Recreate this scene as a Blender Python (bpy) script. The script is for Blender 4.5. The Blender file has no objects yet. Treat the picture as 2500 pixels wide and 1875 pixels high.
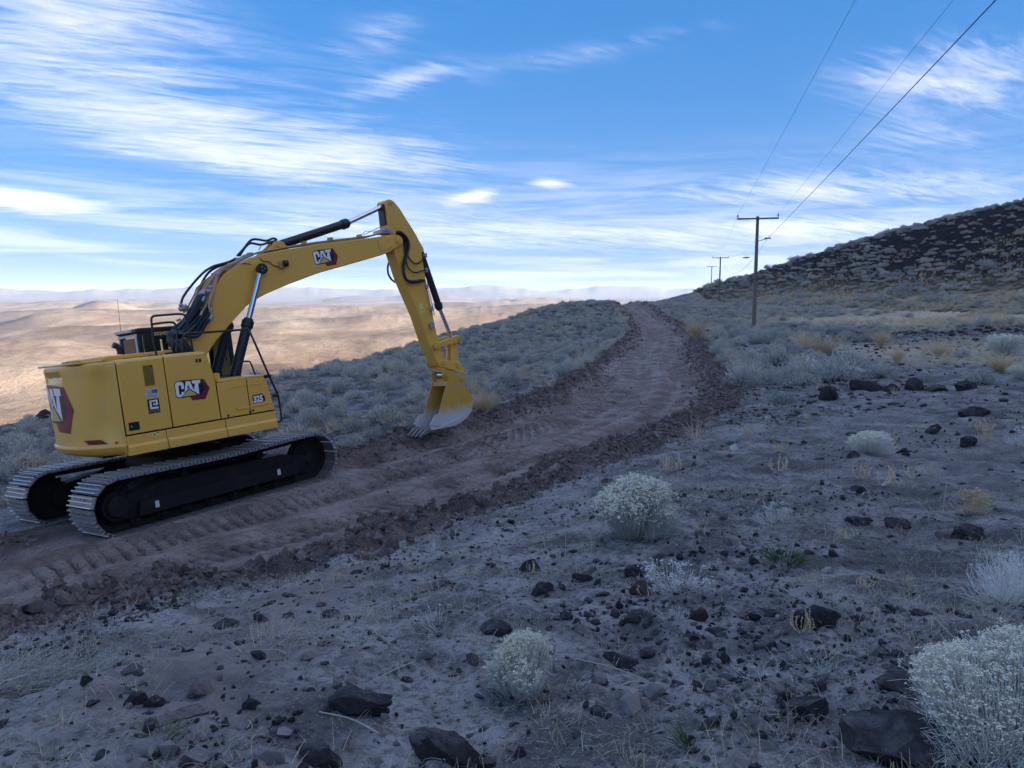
import bpy, bmesh, math, random
import numpy as np
from mathutils import Vector, Matrix
R_ = math.radians
sc = bpy.context.scene
rng = np.random.default_rng(7); random.seed(7)

# ------------------------------------------------------------------ camera, sky, sun, exposure
F = 1878.0; TH = R_(6.75)                         # focal length in photo pixels (2500 wide), pitch below the horizon
cam = bpy.data.cameras.new('camera'); cam.sensor_width = 36.0; cam.lens = 36.0 * F / 2500.0
cam.clip_start = 0.05; cam.clip_end = 120000.0
camo = bpy.data.objects.new('camera', cam); sc.collection.objects.link(camo)
camo.location = (0, 0, 0); camo.rotation_euler = (math.pi / 2 - TH, 0, 0); sc.camera = camo
SUN_AZ, SUN_EL = 110.0, 11.0
world = bpy.data.worlds.new('World'); sc.world = world; world.use_nodes = True
SKY_STRENGTH = 0.15
sun = bpy.data.lights.new('sun', 'SUN'); sun.energy = 2.0; sun.angle = R_(0.5); sun.color = (1.0, 0.88, 0.74)
suno = bpy.data.objects.new('sun', sun); sc.collection.objects.link(suno)
_d = Vector((math.sin(R_(SUN_AZ)) * math.cos(R_(SUN_EL)), math.cos(R_(SUN_AZ)) * math.cos(R_(SUN_EL)), math.sin(R_(SUN_EL))))
suno.rotation_euler = _d.to_track_quat('Z', 'Y').to_euler()
sc.view_settings.view_transform = 'Standard'; sc.view_settings.look = 'None'
sc.view_settings.exposure = 3.55; sc.view_settings.gamma = 1.0
sc.cycles.volume_bounces = 0; sc.cycles.max_bounces = 6; sc.cycles.transparent_max_bounces = 12
sc.cycles.use_denoising = True

class N:                                            # small node-graph writer
    def __init__(s, nt): s.nt = nt
    def n(s, t, **kw):
        o = s.nt.nodes.new(t)
        for k, v in kw.items(): setattr(o, k, v)
        return o
    def link(s, a, b): s.nt.links.new(a, b)
    def put(s, sock, v):
        if isinstance(v, bpy.types.NodeSocket): s.link(v, sock)
        elif isinstance(v, (tuple, list)) and len(v) == 3 and sock.type == 'RGBA': sock.default_value = (*v, 1)
        else: sock.default_value = v
    def m(s, op, a, b=0.0, c=0.0, clamp=False):
        o = s.n('ShaderNodeMath', operation=op, use_clamp=clamp)
        s.put(o.inputs[0], a); s.put(o.inputs[1], b); s.put(o.inputs[2], c); return o.outputs[0]
    def mix(s, f, a, b):
        o = s.n('ShaderNodeMix', data_type='RGBA'); s.put(o.inputs[0], f); s.put(o.inputs[6], a); s.put(o.inputs[7], b); return o.outputs[2]
    def ramp(s, f, lo, hi):
        o = s.n('ShaderNodeMapRange'); o.interpolation_type = 'SMOOTHSTEP'; s.put(o.inputs[0], f); s.put(o.inputs[1], lo); s.put(o.inputs[2], hi); return o.outputs[0]
    def comb(s, x, y, z=0.0):
        o = s.n('ShaderNodeCombineXYZ'); s.put(o.inputs[0], x); s.put(o.inputs[1], y); s.put(o.inputs[2], z); return o.outputs[0]
    def noise(s, v, scale, det=6, rough=0.55, dist=0.0, out=0):
        o = s.n('ShaderNodeTexNoise'); s.put(o.inputs['Vector'], v); o.inputs['Scale'].default_value = scale
        o.inputs['Detail'].default_value = det; o.inputs['Roughness'].default_value = rough; o.inputs['Distortion'].default_value = dist
        return o.outputs[out]

def build_world():
    nt = world.node_tree; g = N(nt); bg = nt.nodes['Background']
    sky = g.n('ShaderNodeTexSky', sky_type='NISHITA', sun_disc=False, sun_elevation=R_(SUN_EL), sun_rotation=R_(SUN_AZ))
    sky.altitude = 1700; sky.air_density = 1.0; sky.dust_density = 0.0; sky.ozone_density = 3.0
    gm = g.n('ShaderNodeGamma'); gm.inputs[1].default_value = 0.40; g.link(sky.outputs[0], gm.inputs[0])
    hs = g.n('ShaderNodeHueSaturation'); hs.inputs['Saturation'].default_value = 2.15; hs.inputs['Value'].default_value = 1.0
    g.link(gm.outputs[0], hs.inputs['Color'])
    tint = g.n('ShaderNodeMix', data_type='RGBA', blend_type='MULTIPLY'); tint.inputs[0].default_value = 1.0; g.link(hs.outputs[0], tint.inputs[6]); tint.inputs[7].default_value = (0.265, 0.22, 0.29, 1)
    SKYC = tint.outputs[2]
    tc = g.n('ShaderNodeTexCoord'); sp = g.n('ShaderNodeSeparateXYZ'); g.link(tc.outputs['Generated'], sp.inputs[0])
    x, y, z = sp.outputs
    nv = g.n('ShaderNodeVectorMath', operation='NORMALIZE'); g.link(g.comb(x, y, g.m('ADD', g.m('MULTIPLY', z, 0.95), 0.05)), nv.inputs[0]); g.link(nv.outputs[0], sky.inputs['Vector'])
    az = g.m('ARCTAN2', x, y); el = g.m('ARCSINE', z)
    # cirrus sheet: noise stretched along the wind, on a flat layer seen in perspective
    zz = g.m('ADD', g.m('MAXIMUM', z, 0.0), 0.10)
    px, py = g.m('DIVIDE', x, zz), g.m('DIVIDE', y, zz)
    a = R_(28)
    u = g.m('ADD', g.m('MULTIPLY', px, math.cos(a)), g.m('MULTIPLY', py, math.sin(a)))
    v = g.m('SUBTRACT', g.m('MULTIPLY', py, math.cos(a)), g.m('MULTIPLY', px, math.sin(a)))
    wisp = g.noise(g.comb(g.m('MULTIPLY', u, 0.55), g.m('MULTIPLY', v, 1.9), 3.1), 1.5, 9, 0.62, 0.7)
    fine = g.noise(g.comb(g.m('MULTIPLY', u, 1.5), g.m('MULTIPLY', v, 4.2), 8.2), 1.9, 10, 0.66, 1.8)
    big = g.noise(g.comb(px, py, 1.7), 0.42, 4, 0.5, 0.3)
    # streaks near the horizon
    streak = g.noise(g.comb(g.m('MULTIPLY', az, 2.2), g.m('MULTIPLY', el, 30.0), 5.0), 1.5, 8, 0.6, 0.6)
    def blob(a0, e0, sa, se, tilt=0.0):
        da = g.m('SUBTRACT', az, R_(a0)); de = g.m('SUBTRACT', g.m('SUBTRACT', el, R_(e0)), g.m('MULTIPLY', da, tilt))
        q = g.m('ADD', g.m('POWER', g.m('ABSOLUTE', g.m('DIVIDE', da, R_(sa))), 2.0), g.m('POWER', g.m('ABSOLUTE', g.m('DIVIDE', de, R_(se))), 2.0))
        return g.m('EXPONENT', g.m('MULTIPLY', q, -1.0))
    cover = None
    for args, amp in CLOUDS:
        b = g.m('MULTIPLY', blob(*args), amp); cover = b if cover is None else g.m('ADD', cover, b)
    # everywhere outside the frame the same broken cirrus goes on
    gen = g.m('MULTIPLY', g.ramp(big, 0.37, 0.58), g.ramp(el, R_(17), R_(30)))
    front = g.m('MULTIPLY', g.ramp(big, 0.37, 0.58), g.ramp(g.m('ABSOLUTE', az), R_(33), R_(50)))
    cover = g.m('MAXIMUM', cover, g.m('MAXIMUM', g.m('MULTIPLY', gen, 1.05), g.m('MULTIPLY', front, 1.05)))
    fil = g.noise(g.comb(g.m('MULTIPLY', u, 0.9), g.m('MULTIPLY', v, 4.2), 2.2), 1.4, 6, 0.55, 1.6); fil = g.m('SUBTRACT', 1.0, g.m('MULTIPLY', g.m('ABSOLUTE', g.m('SUBTRACT', fil, 0.5)), 5.0), clamp=True)
    tex = g.m('ADD', g.m('ADD', g.m('MULTIPLY', wisp, 0.46), g.m('MULTIPLY', fil, 0.12)), g.m('ADD', g.m('MULTIPLY', fine, 0.28), g.m('MULTIPLY', streak, 0.16)))
    hi = g.ramp(g.m('ADD', tex, g.m('MULTIPLY', cover, 0.26)), 0.53, 0.92)
    hi = g.m('MULTIPLY', hi, g.ramp(cover, 0.0, 0.5))
    lowband = g.m('MULTIPLY', g.ramp(streak, 0.42, 0.66), g.m('MULTIPLY', g.ramp(el, R_(12), R_(3)), 0.75))
    lowband = g.m('MULTIPLY', lowband, g.ramp(el, R_(-1), R_(1)))
    dens = g.m('MAXIMUM', g.m('MULTIPLY', hi, 0.66), g.m('MULTIPLY', lowband, 0.55), clamp=True)
    # cloud glow follows the sky behind it a little and is lit by the sun
    col = g.mix(0.25, CLOUD_COL, SKYC)
    fin = g.mix(dens, SKYC, col)
    g.link(fin, bg.inputs[0]); bg.inputs[1].default_value = SKY_STRENGTH
CLOUD_COL = (1.02, 0.95, 1.05)
CLOUDS = [((-29, 18.0, 7, 3.6, -0.15), 0.60), ((-27, 12, 15, 2.0, -0.2), 0.54), ((-18, 9.0, 12, 1.6, -0.1), 0.5), ((-22, 13.5, 20, 5.0, -0.1), 0.33), ((-8, 9.5, 9, 1.6, -0.08), 0.42), ((-2, 4.2, 20, 1.0, 0.0), 0.55), ((24, 4.6, 12, 0.7, 0.0), 0.6), ((-8.0, 14.6, 3.2, 0.8, 0.3), 0.62),
          ((-9, 17.5, 3, 1.6, 0.3), 0.35), ((6, 16.6, 12, 0.9, 0.14), 0.28), ((29, 13.5, 7, 2.2, -0.1), 0.72), ((22, 6.8, 13, 1.2, -0.02), 0.75), ((26, 9.5, 9, 1.5, 0), 0.3),
          ((-2.75, 6.95, 1.5, 0.42, 0.2), 1.35), ((2.7, 7.85, 1.5, 0.34, -0.05), 1.35), ((-32, 5.75, 3.6, 0.55, -0.06), 2.2), ((-15, 5, 18, 1.3, 0.0), 0.5), ((16, 3.5, 14, 1.2, 0), 0.45)]
build_world()

# ------------------------------------------------------------------ helpers
COL = sc.collection
def smoothstep(a, b, x):
    t = np.clip((np.asarray(x, float) - a) / (b - a), 0, 1); return t * t * (3 - 2 * t)
def vnoise(x, y, seed=0):
    xi = np.floor(x).astype(np.int64); yi = np.floor(y).astype(np.int64); fx = x - xi; fy = y - yi
    def h(i, j):
        n = (i * 374761393 + j * 668265263 + seed * 982451653) & 0xffffffff
        n = ((n ^ (n >> 13)) * 1274126177) & 0xffffffff
        return ((n ^ (n >> 16)) & 0xffff) / 65535.0
    fx = fx * fx * fx * (fx * (fx * 6 - 15) + 10); fy = fy * fy * fy * (fy * (fy * 6 - 15) + 10)
    a, b, c_, d = h(xi, yi), h(xi + 1, yi), h(xi, yi + 1), h(xi + 1, yi + 1)
    return (a + (b - a) * fx + (c_ - a) * fy + (a - b - c_ + d) * fx * fy) * 2 - 1
def fbm(x, y, sc_, octv=4, gain=0.5, seed=0):
    s = 0; a = 1.0; f = 1.0 / sc_
    for i in range(octv):
        s = s + a * vnoise(x * f + i * 17.3, y * f - i * 9.1, seed + i); a *= gain; f *= 2.03
    return s
def ray(px, py):
    X = (px - 1250.0) / F; U = -(py - 937.5) / F
    return np.array([X, math.cos(TH) + U * math.sin(TH), -math.sin(TH) + U * math.cos(TH)])
def tagit(o, label=None, cat=None, group=None, kind=None):
    if label: o['label'] = label
    if cat: o['category'] = cat
    if group: o['group'] = group
    if kind: o['kind'] = kind
    return o
def link(name, me, parent=None):
    o = bpy.data.objects.new(name, me); COL.objects.link(o)
    if parent is not None: o.parent = parent
    return o
def empty(name, loc=(0, 0, 0)):
    o = bpy.data.objects.new(name, None); COL.objects.link(o); o.location = loc; o.empty_display_size = 0.2; return o
def np_mesh(name, V, Q, smooth=True):                # V (n,3), Q (m,k)
    me = bpy.data.meshes.new(name); k = Q.shape[1]
    me.vertices.add(len(V)); me.vertices.foreach_set('co', np.ascontiguousarray(V, dtype=np.float32).ravel())
    me.loops.add(Q.size); me.loops.foreach_set('vertex_index', np.ascontiguousarray(Q, dtype=np.int32).ravel())
    me.polygons.add(len(Q)); me.polygons.foreach_set('loop_start', np.arange(0, Q.size, k, dtype=np.int32))
    me.polygons.foreach_set('use_smooth', np.full(len(Q), smooth)); me.update(calc_edges=True); me.validate(); return me

# ------------------------------------------------------------------ materials
MATS = {}
def mat(name, fn):
    m = bpy.data.materials.new(name); m.use_nodes = True; g = N(m.node_tree); b = m.node_tree.nodes['Principled BSDF']
    fn(g, b); MATS[name] = m; return m
def bump(g, b, h, strength, dist):
    o = g.n('ShaderNodeBump'); o.inputs['Strength'].default_value = strength; o.inputs['Distance'].default_value = dist
    g.put(o.inputs['Height'], h); g.link(o.outputs[0], b.inputs['Normal'])
def plain(name, col, rough=0.5, metal=0.0, var=0.12, scale=6.0, spec=0.5, dirt=None, dirt_amt=0.0, bumpd=0.0):
    def f(g, b):
        tc = g.n('ShaderNodeTexCoord').outputs['Object']
        nz = g.noise(tc, scale, 6, 0.6)
        d = tuple(max(0, c * (1 - var)) for c in col); l = tuple(c * (1 + var) for c in col)
        c_ = g.mix(nz, d, l)
        if dirt:
            dn = g.ramp(g.noise(tc, scale * 0.45, 8, 0.68), 0.62 - dirt_amt * 0.3, 0.80 - dirt_amt * 0.2)
            c_ = g.mix(g.m('MULTIPLY', dn, dirt_amt), c_, dirt)
        g.put(b.inputs['Base Color'], c_)
        g.put(b.inputs['Roughness'], g.m('ADD', rough - 0.08, g.m('MULTIPLY', nz, 0.16))); b.inputs['Metallic'].default_value = metal
        b.inputs['Specular IOR Level'].default_value = spec
        if bumpd: bump(g, b, g.noise(tc, scale * 8, 4), 0.6, bumpd)
    return mat(name, f)
def pos(g): return g.n('ShaderNodeNewGeometry').outputs['Position']
def attr(g, name): return g.n('ShaderNodeAttribute', attribute_name=name).outputs['Fac']

def m_ground(g, b):
    p = pos(g)
    big = g.noise(p, 0.22, 5, 0.6); mid = g.noise(p, 1.7, 8, 0.68); fin = g.noise(p, 22, 6, 0.7); spk = g.noise(p, 75, 3, 0.6)
    c_ = g.mix(g.ramp(mid, 0.40, 0.60), (0.150, 0.138, 0.130), (0.400, 0.370, 0.350))
    c_ = g.mix(g.m('MULTIPLY', g.ramp(fin, 0.50, 0.60), 0.72), c_, (0.075, 0.070, 0.070))
    c_ = g.mix(g.m('MULTIPLY', g.ramp(g.noise(p, 6.5, 6, 0.7), 0.52, 0.62), 0.5), c_, (0.105, 0.097, 0.090))
    c_ = g.mix(g.m('MULTIPLY', g.ramp(big, 0.45, 0.7), 0.5), c_, (0.400, 0.365, 0.335))
    c_ = g.mix(g.m('MULTIPLY', g.ramp(spk, 0.60, 0.68), 0.6), c_, (0.56, 0.525, 0.485))
    moss = g.m('MULTIPLY', g.ramp(g.noise(p, 0.9, 6, 0.7), 0.54, 0.70), g.ramp(fin, 0.42, 0.58))
    c_ = g.mix(g.m('MULTIPLY', moss, 0.6), c_, (0.080, 0.088, 0.040))
    gr = attr(g, 'grass'); gn = g.ramp(g.noise(p, 3.0, 8, 0.75), 0.32, 0.54)
    GRS = (0.64, 0.505, 0.31)
    c_ = g.mix(g.m('MULTIPLY', attr(g, 'path'), 0.85), c_, (0.34, 0.27, 0.23))
    so = g.m('MULTIPLY', g.m('MULTIPLY', attr(g, 'soil'), g.ramp(mid, 0.28, 0.55)), 0.7); c_ = g.mix(so, c_, g.mix(fin, (0.160, 0.125, 0.108), (0.40, 0.325, 0.285)))
    dk = attr(g, 'dark')
    c_ = g.mix(g.m('MULTIPLY', dk, g.ramp(g.noise(p, 0.9, 9, 0.75), 0.36, 0.58)), c_, (0.055, 0.050, 0.050))
    c_ = g.mix(g.m('MULTIPLY', gr, gn), c_, GRS)
    g.put(b.inputs['Base Color'], c_); b.inputs['Roughness'].default_value = 0.95; b.inputs['Specular IOR Level'].default_value = 0.15
    h = g.m('ADD', g.m('MULTIPLY', fin, 0.8), g.m('ADD', g.m('MULTIPLY', spk, 0.4), g.m('MULTIPLY', mid, 0.5)))
    bump(g, b, h, 1.0, 0.030)
mat('ground', m_ground)
def m_road(g, b):
    p = pos(g); s = attr(g, 'road_s'); t = attr(g, 'road_t')
    mid = g.noise(p, 1.3, 8, 0.65); fin = g.noise(p, 14, 7, 0.72); fin2 = g.noise(p, 45, 5, 0.7)
    lane = g.noise(g.comb(g.m('MULTIPLY', s, 0.09), g.m('MULTIPLY', t, 2.4), 0), 1.0, 6, 0.62)
    bed = g.ramp(g.m('ABSOLUTE', t), 2.5, 1.7)
    c_ = g.mix(bed, g.mix(g.ramp(mid, 0.34, 0.66), (0.090, 0.069, 0.060), (0.215, 0.168, 0.146)), g.mix(g.ramp(mid, 0.34, 0.66), (0.180, 0.132, 0.108), (0.340, 0.262, 0.218)))
    dry = g.m('MULTIPLY', g.ramp(g.m('ADD', g.m('MULTIPLY', lane, 0.42), g.m('ADD', g.m('MULTIPLY', fin, 0.33), g.m('MULTIPLY', mid, 0.25))), 0.47, 0.60), bed)
    c_ = g.mix(g.m('MULTIPLY', dry, 0.75), c_, (0.48, 0.405, 0.355))
    c_ = g.mix(g.m('MULTIPLY', g.ramp(fin, 0.50, 0.63), 0.75), c_, (0.085, 0.062, 0.054))  # soil mottling that also paints in crevice shade the bump barely shows
    c_ = g.mix(g.m('MULTIPLY', g.ramp(fin2, 0.56, 0.66), 0.45), c_, (0.56, 0.49, 0.44))
    c_ = g.mix(g.m('MULTIPLY', g.ramp(fin2, 0.46, 0.36), 0.5), c_, (0.075, 0.056, 0.050))
    red = g.ramp(g.noise(p, 0.35, 3, 0.5), 0.56, 0.72)
    c_ = g.mix(g.m('MULTIPLY', red, 0.4), c_, (0.20, 0.095, 0.062))
    g.put(b.inputs['Base Color'], c_); b.inputs['Roughness'].default_value = 0.93; b.inputs['Specular IOR Level'].default_value = 0.2
    wob = g.m('ADD', s, g.m('MULTIPLY', g.noise(p, 1.1, 4), 0.30))
    cle = g.m('POWER', g.m('ABSOLUTE', g.m('SINE', g.m('MULTIPLY', wob, math.pi / 0.20))), 0.5)
    band = g.m('MULTIPLY', g.ramp(g.m('ABSOLUTE', g.m('SUBTRACT', g.m('ABSOLUTE', g.m('SUBTRACT', t, 0.1)), 1.05)), 0.80, 0.50), g.ramp(mid, 0.28, 0.46))
    h = g.m('ADD', g.m('MULTIPLY', g.m('MULTIPLY', cle, band), 0.9), g.m('ADD', g.m('MULTIPLY', fin, 0.9), g.m('ADD', g.m('MULTIPLY', fin2, 0.3), g.m('MULTIPLY', lane, 0.35))))
    bump(g, b, h, 1.0, 0.055)
mat('road', m_road)
def m_hill(g, b):
    p = pos(g)
    a_ = g.noise(p, 0.10, 6, 0.65); c2 = g.noise(p, 0.9, 8, 0.72)
    c_ = g.mix(g.ramp(c2, 0.35, 0.7), (0.008, 0.0075, 0.009), (0.034, 0.030, 0.031))
    c_ = g.mix(g.m('MULTIPLY', g.ramp(a_, 0.55, 0.70), 0.3), c_, (0.08, 0.066, 0.058))
    gr = g.m('MULTIPLY', attr(g, 'grass'), g.ramp(g.noise(p, 0.7, 8, 0.75), 0.36, 0.60))
    c_ = g.mix(gr, c_, (0.52, 0.40, 0.235))
    g.put(b.inputs['Base Color'], c_); b.inputs['Roughness'].default_value = 0.95; b.inputs['Specular IOR Level'].default_value = 0.1
    bump(g, b, c2, 1.0, 0.6)
mat('hill', m_hill)
def m_valley(g, b):
    p = pos(g)
    v = g.n('ShaderNodeVectorMath', operation='MULTIPLY'); g.link(p, v.inputs[0]); v.inputs[1].default_value = (1, 0.55, 1)
    a_ = g.noise(v.outputs[0], 0.0012, 8, 0.62, 0.4); c2 = g.noise(p, 0.011, 8, 0.68); fn = g.noise(p, 0.06, 6, 0.75)
    pl = g.noise(v.outputs[0], 0.00035, 5, 0.55, 0.6)
    c_ = g.mix(g.ramp(a_, 0.40, 0.60), (0.25, 0.18, 0.13), (0.45, 0.35, 0.26))
    c_ = g.mix(g.m('MULTIPLY', g.ramp(c2, 0.46, 0.68), 0.45), c_, (0.19, 0.14, 0.105))
    c_ = g.mix(g.m('MULTIPLY', g.ramp(pl, 0.50, 0.57), 0.6), c_, (0.19, 0.145, 0.125))
    c_ = g.mix(g.m('MULTIPLY', g.ramp(g.noise(v.outputs[0], 0.0007, 7, 0.6, 1.0), 0.58, 0.66), 0.28), c_, (0.60, 0.49, 0.38))
    c_ = g.mix(g.m('MULTIPLY', g.ramp(fn, 0.50, 0.66), 0.55), c_, (0.13, 0.10, 0.075))
    fs = g.noise(p, 0.30, 4, 0.8); c_ = g.mix(g.m('MULTIPLY', g.ramp(fs, 0.54, 0.62), 0.5), c_, (0.105, 0.085, 0.062))
    c_ = g.mix(g.m('MULTIPLY', g.ramp(g.noise(v.outputs[0], 0.0045, 7, 0.7, 1.5), 0.60, 0.65), 0.3), c_, (0.58, 0.47, 0.36))
    c_ = g.mix(g.m('MULTIPLY', attr(g, 'red'), g.ramp(c2, 0.3, 0.6)), c_, (0.30, 0.135, 0.075))
    g.put(b.inputs['Base Color'], c_); b.inputs['Roughness'].default_value = 1.0; b.inputs['Specular IOR Level'].default_value = 0.0
    bump(g, b, g.m('ADD', c2, g.m('MULTIPLY', fn, 0.25)), 0.9, 6.0)
mat('valley', m_valley)
def m_mount(g, b):
    p = pos(g); a_ = g.noise(p, 0.0009, 8, 0.65)
    g.put(b.inputs['Base Color'], g.mix(a_, (0.16, 0.13, 0.12), (0.30, 0.26, 0.23))); b.inputs['Roughness'].default_value = 1.0; b.inputs['Specular IOR Level'].default_value = 0
mat('mountain', m_mount)

# ------------------------------------------------------------------ terrain
CP = np.array([
 # camera hillock and the field on the right
 (0,0,-1.65),(2,3,-1.72),(-2,3,-1.85),(4,3,-1.68),(0,5,-2.05),(3,8,-2.3),(8,8,-2.05),(-2,6,-2.45),(5,14,-2.55),(2,11,-2.55),(9.2,21.7,-2.62),(12.2,21.9,-2.6),(15,15,-2.15),(20,30,-2.5),(8,28,-2.95),
 (16,40,-2.8),(18.3,58,-2.62),(30,45,-2.35),(45,70,-2.2),(56,85,-1.8),(25,100,-1.95),(37.8,140,-2.25),(35,118,-2.15),(33,128,-2.2),(28,110,-2.05),(26,80,-2.4),(40,170,-0.3),(27,150,-1.8),(60,120,-1.5),(40,30,-1.8),(20,8,-1.5),
 # road bed line
 (-4.4,6.2,-2.93),(-2.2,8.8,-3.0),(0,11.4,-2.9),(2.7,15.5,-2.95),(5.45,19.7,-3.0),(6.6,26,-3.02),(7.1,33,-3.08),(8.3,41,-3.02),(10.2,50,-2.92),(12.2,66,-2.66),(14.3,84,-2.22),(15.4,105,-1.62),(16.5,120,-1.9),
 # excavator stand (plane of its tracks)
 (-5.72,13.06,-3.52),(-8.5,9,-3.69),(-3,9.5,-3.10),(-8,16.5,-3.87),(-2.5,17,-3.28),(-11,12,-4.05),(-5,19,-3.62),(-1,19,-3.2),(3,26,-3.1),(5,33,-3.1),(-13,4,-4.0),(-7,3,-3.1),
 # sage slope on the left and its brow
 (-15,10,-4.45),(-21,32,-5.45),(-16,22,-4.85),(-13.4,45,-4.75),(-11.1,52,-4.85),(-8.3,62,-4.3),(-4,75,-3.35),(2.5,95,-2.15),(8.6,108,-1.50),(-7,30,-4.0),(-3,45,-3.95),(0,35,-3.45),(2,60,-3.25),(5,78,-2.7),
 # it drops away beyond
 (-22,56,-9.5),(-20,66,-9.5),(-16,80,-9.2),(-10,95,-8),(-3,112,-6.5),(5,130,-5.5),(14,142,-4.5),(-30,42,-10.5),(-40,90,-24),(-30,130,-26),(0,170,-20),(-60,60,-26),(-50,35,-16),(-35,18,-9.5),
 (-60,180,-46),(-120,150,-52),(-150,50,-46),(0,225,-42),(-100,-50,-24),(-30,-30,-4.5),
 # behind and to the right
 (0,-10,-1.0),(-10,-10,-2.4),(10,-10,-0.6),(30,-40,1.0),(60,0,-1.2),(100,60,-1.5),(80,200,-1.0),(130,220,-2),(150,100,-2),(150,-50,0),(200,50,-2),(-20,-80,-4),(60,-100,0)], float)
def _U(r2): return 0.5 * r2 * np.log(np.maximum(r2, 1e-9))
_n = len(CP); _d2 = ((CP[:, None, :2] - CP[None, :, :2]) ** 2).sum(2)
_A = np.zeros((_n + 3, _n + 3)); _A[:_n, :_n] = _U(_d2) + np.eye(_n) * 2.0; _A[:_n, _n] = 1; _A[:_n, _n + 1:] = CP[:, :2]; _A[_n:, :_n] = _A[:_n, _n:].T
_W = np.linalg.solve(_A, np.concatenate([CP[:, 2], np.zeros(3)]))
def tps(x, y):
    out = np.full(x.shape, _W[_n])
    out = out + _W[_n + 1] * x + _W[_n + 2] * y
    for i in range(_n): out += _W[i] * _U((x - CP[i, 0]) ** 2 + (y - CP[i, 1]) ** 2)
    return out
# the stony hill whose flank closes the view on the right; its unseen higher shoulder outside the frame is added to shade the near ground
SEG = [(232, 132), (262, -40), (250, -240)]
def hill_rho(x, y):
    best = np.full(x.shape, 1e9)
    for (ax, ay), (bx, by) in zip(SEG[:-1], SEG[1:]):
        dx, dy = bx - ax, by - ay; t = np.clip(((x - ax) * dx + (y - ay) * dy) / (dx * dx + dy * dy), 0, 1)
        best = np.minimum(best, np.hypot(x - ax - t * dx, y - ay - t * dy))
    return best
def hill_h(x, y):
    rho = hill_rho(x, y)
    return np.interp(rho, [0, 30, 60, 85, 110, 131, 150, 170, 185, 197, 215], [80, 75, 57, 34, 20.2, 15.8, 11.2, 6.0, 2.0, 0.2, 0])
FR = [0, 120, 200, 400, 800, 1500, 3000, 6000, 60000]; FZ = [-15, -22, -50, -88, -124, -162, -203, -226, -228]
VH = [  # valley hills: x, y, radius x, radius y, height
 (-700, 1150, 420, 300, 46), (-330, 1000, 220, 170, 24), (-1150, 1700, 500, 380, 60), (-250, 2100, 700, 420, 62), (300, 2600, 500, 380, 52), (-1500, 3000, 900, 600, 72), (-600, 4200, 1000, 600, 80), (500, 4300, 700, 500, 66),
 (-2900, 5200, 520, 420, 96), (-3600, 6200, 1200, 700, 90), (-1700, 7000, 1500, 700, 92), (200, 6600, 1100, 650, 90), (-4200, 8200, 380, 350, 150), (330, 9000, 800, 700, 100), (430, 11000, 800, 800, 110), (-900, 10500, 1800, 700, 90), (-6000, 11000, 2200, 900, 110), (300, 13500, 900, 800, 90)]
def far_z(x, y, r):
    z = np.interp(r, FR, FZ)
    rough = smoothstep(200, 900, r)
    ridg = 1 - np.abs(fbm(x, y, 900, 5, 0.5, 11)); ridg2 = fbm(x, y, 240, 5, 0.55, 21)
    z = z + rough * (ridg - 0.6) * 7 * (1 - smoothstep(5000, 12000, r)) + rough * ridg2 * 1.0 * (1 - smoothstep(3000, 9000, r))
    wx = x + 160 * fbm(x, y, 700, 3, 0.5, 31); wy = y + 160 * fbm(x, y, 700, 3, 0.5, 41)
    for hx, hy, rx, ry, hh in VH:
        q = ((wx - hx) / rx) ** 2 + ((wy - hy) / ry) ** 2
        z = z + 1.05 * hh * np.exp(-q) * (1 + 0.07 * ridg2)
    az = np.degrees(np.arctan2(x, y))
    # far ranges on the horizon
    for r0, wd, base, amp, sd, lo, hi in ((21500, 2600, 40, 110, 5, -80, 80), (31000, 4500, 300, 170, 9, -80, 3), (40000, 6000, 290, 240, 15, -5, 90)):
        prof = base + amp * (fbm(az, az * 0 + sd, 8.5, 3, 0.45, sd)) + amp * 0.16 * fbm(az, az * 0, 1.3, 3, 0.5, sd + 3)
        m = smoothstep(lo - 4, lo + 4, az) * (1 - smoothstep(hi - 4, hi + 4, az)); rr = (r - r0) / wd
        z = z + np.maximum(prof, 0) * m * np.exp(-rr ** 2) * (1 + 0.25 * (1 - np.abs(fbm(x, y, 2500, 4, 0.5, sd + 7))))
    return z
# road: centre line through points on the ground, running past the excavator and over the brow
RC = np.array([(-26,-17),(-18,-7),(-12,0.3),(-6.36,7.75),(-1.96,12.95),(0.74,17.05),(3.3,22.0),(5.0,28),(6.1,34),(7.9,42),(9.9,51),(11.9,64),(13.9,82),(15.2,102),(16.2,122),(17,140)], float)
def catmull(P, n=24, closed=False):
    P = np.asarray(P, float); Q = np.vstack([2 * P[0] - P[1], P, 2 * P[-1] - P[-2]]); out = []
    for i in range(1, len(Q) - 2):
        t = np.linspace(0, 1, n, endpoint=False)[:, None]; a, b, c_, d = Q[i - 1:i + 3]
        out.append(0.5 * ((2 * b) + (c_ - a) * t + (2 * a - 5 * b + 4 * c_ - d) * t ** 2 + (3 * b - a - 3 * c_ + d) * t ** 3))
    return np.vstack(out + [P[-1:]])
RL = catmull(RC, 30); _seg = np.diff(RL, axis=0); _sl = np.hypot(*_seg.T); RS = np.concatenate([[0], np.cumsum(_sl)])
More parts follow.
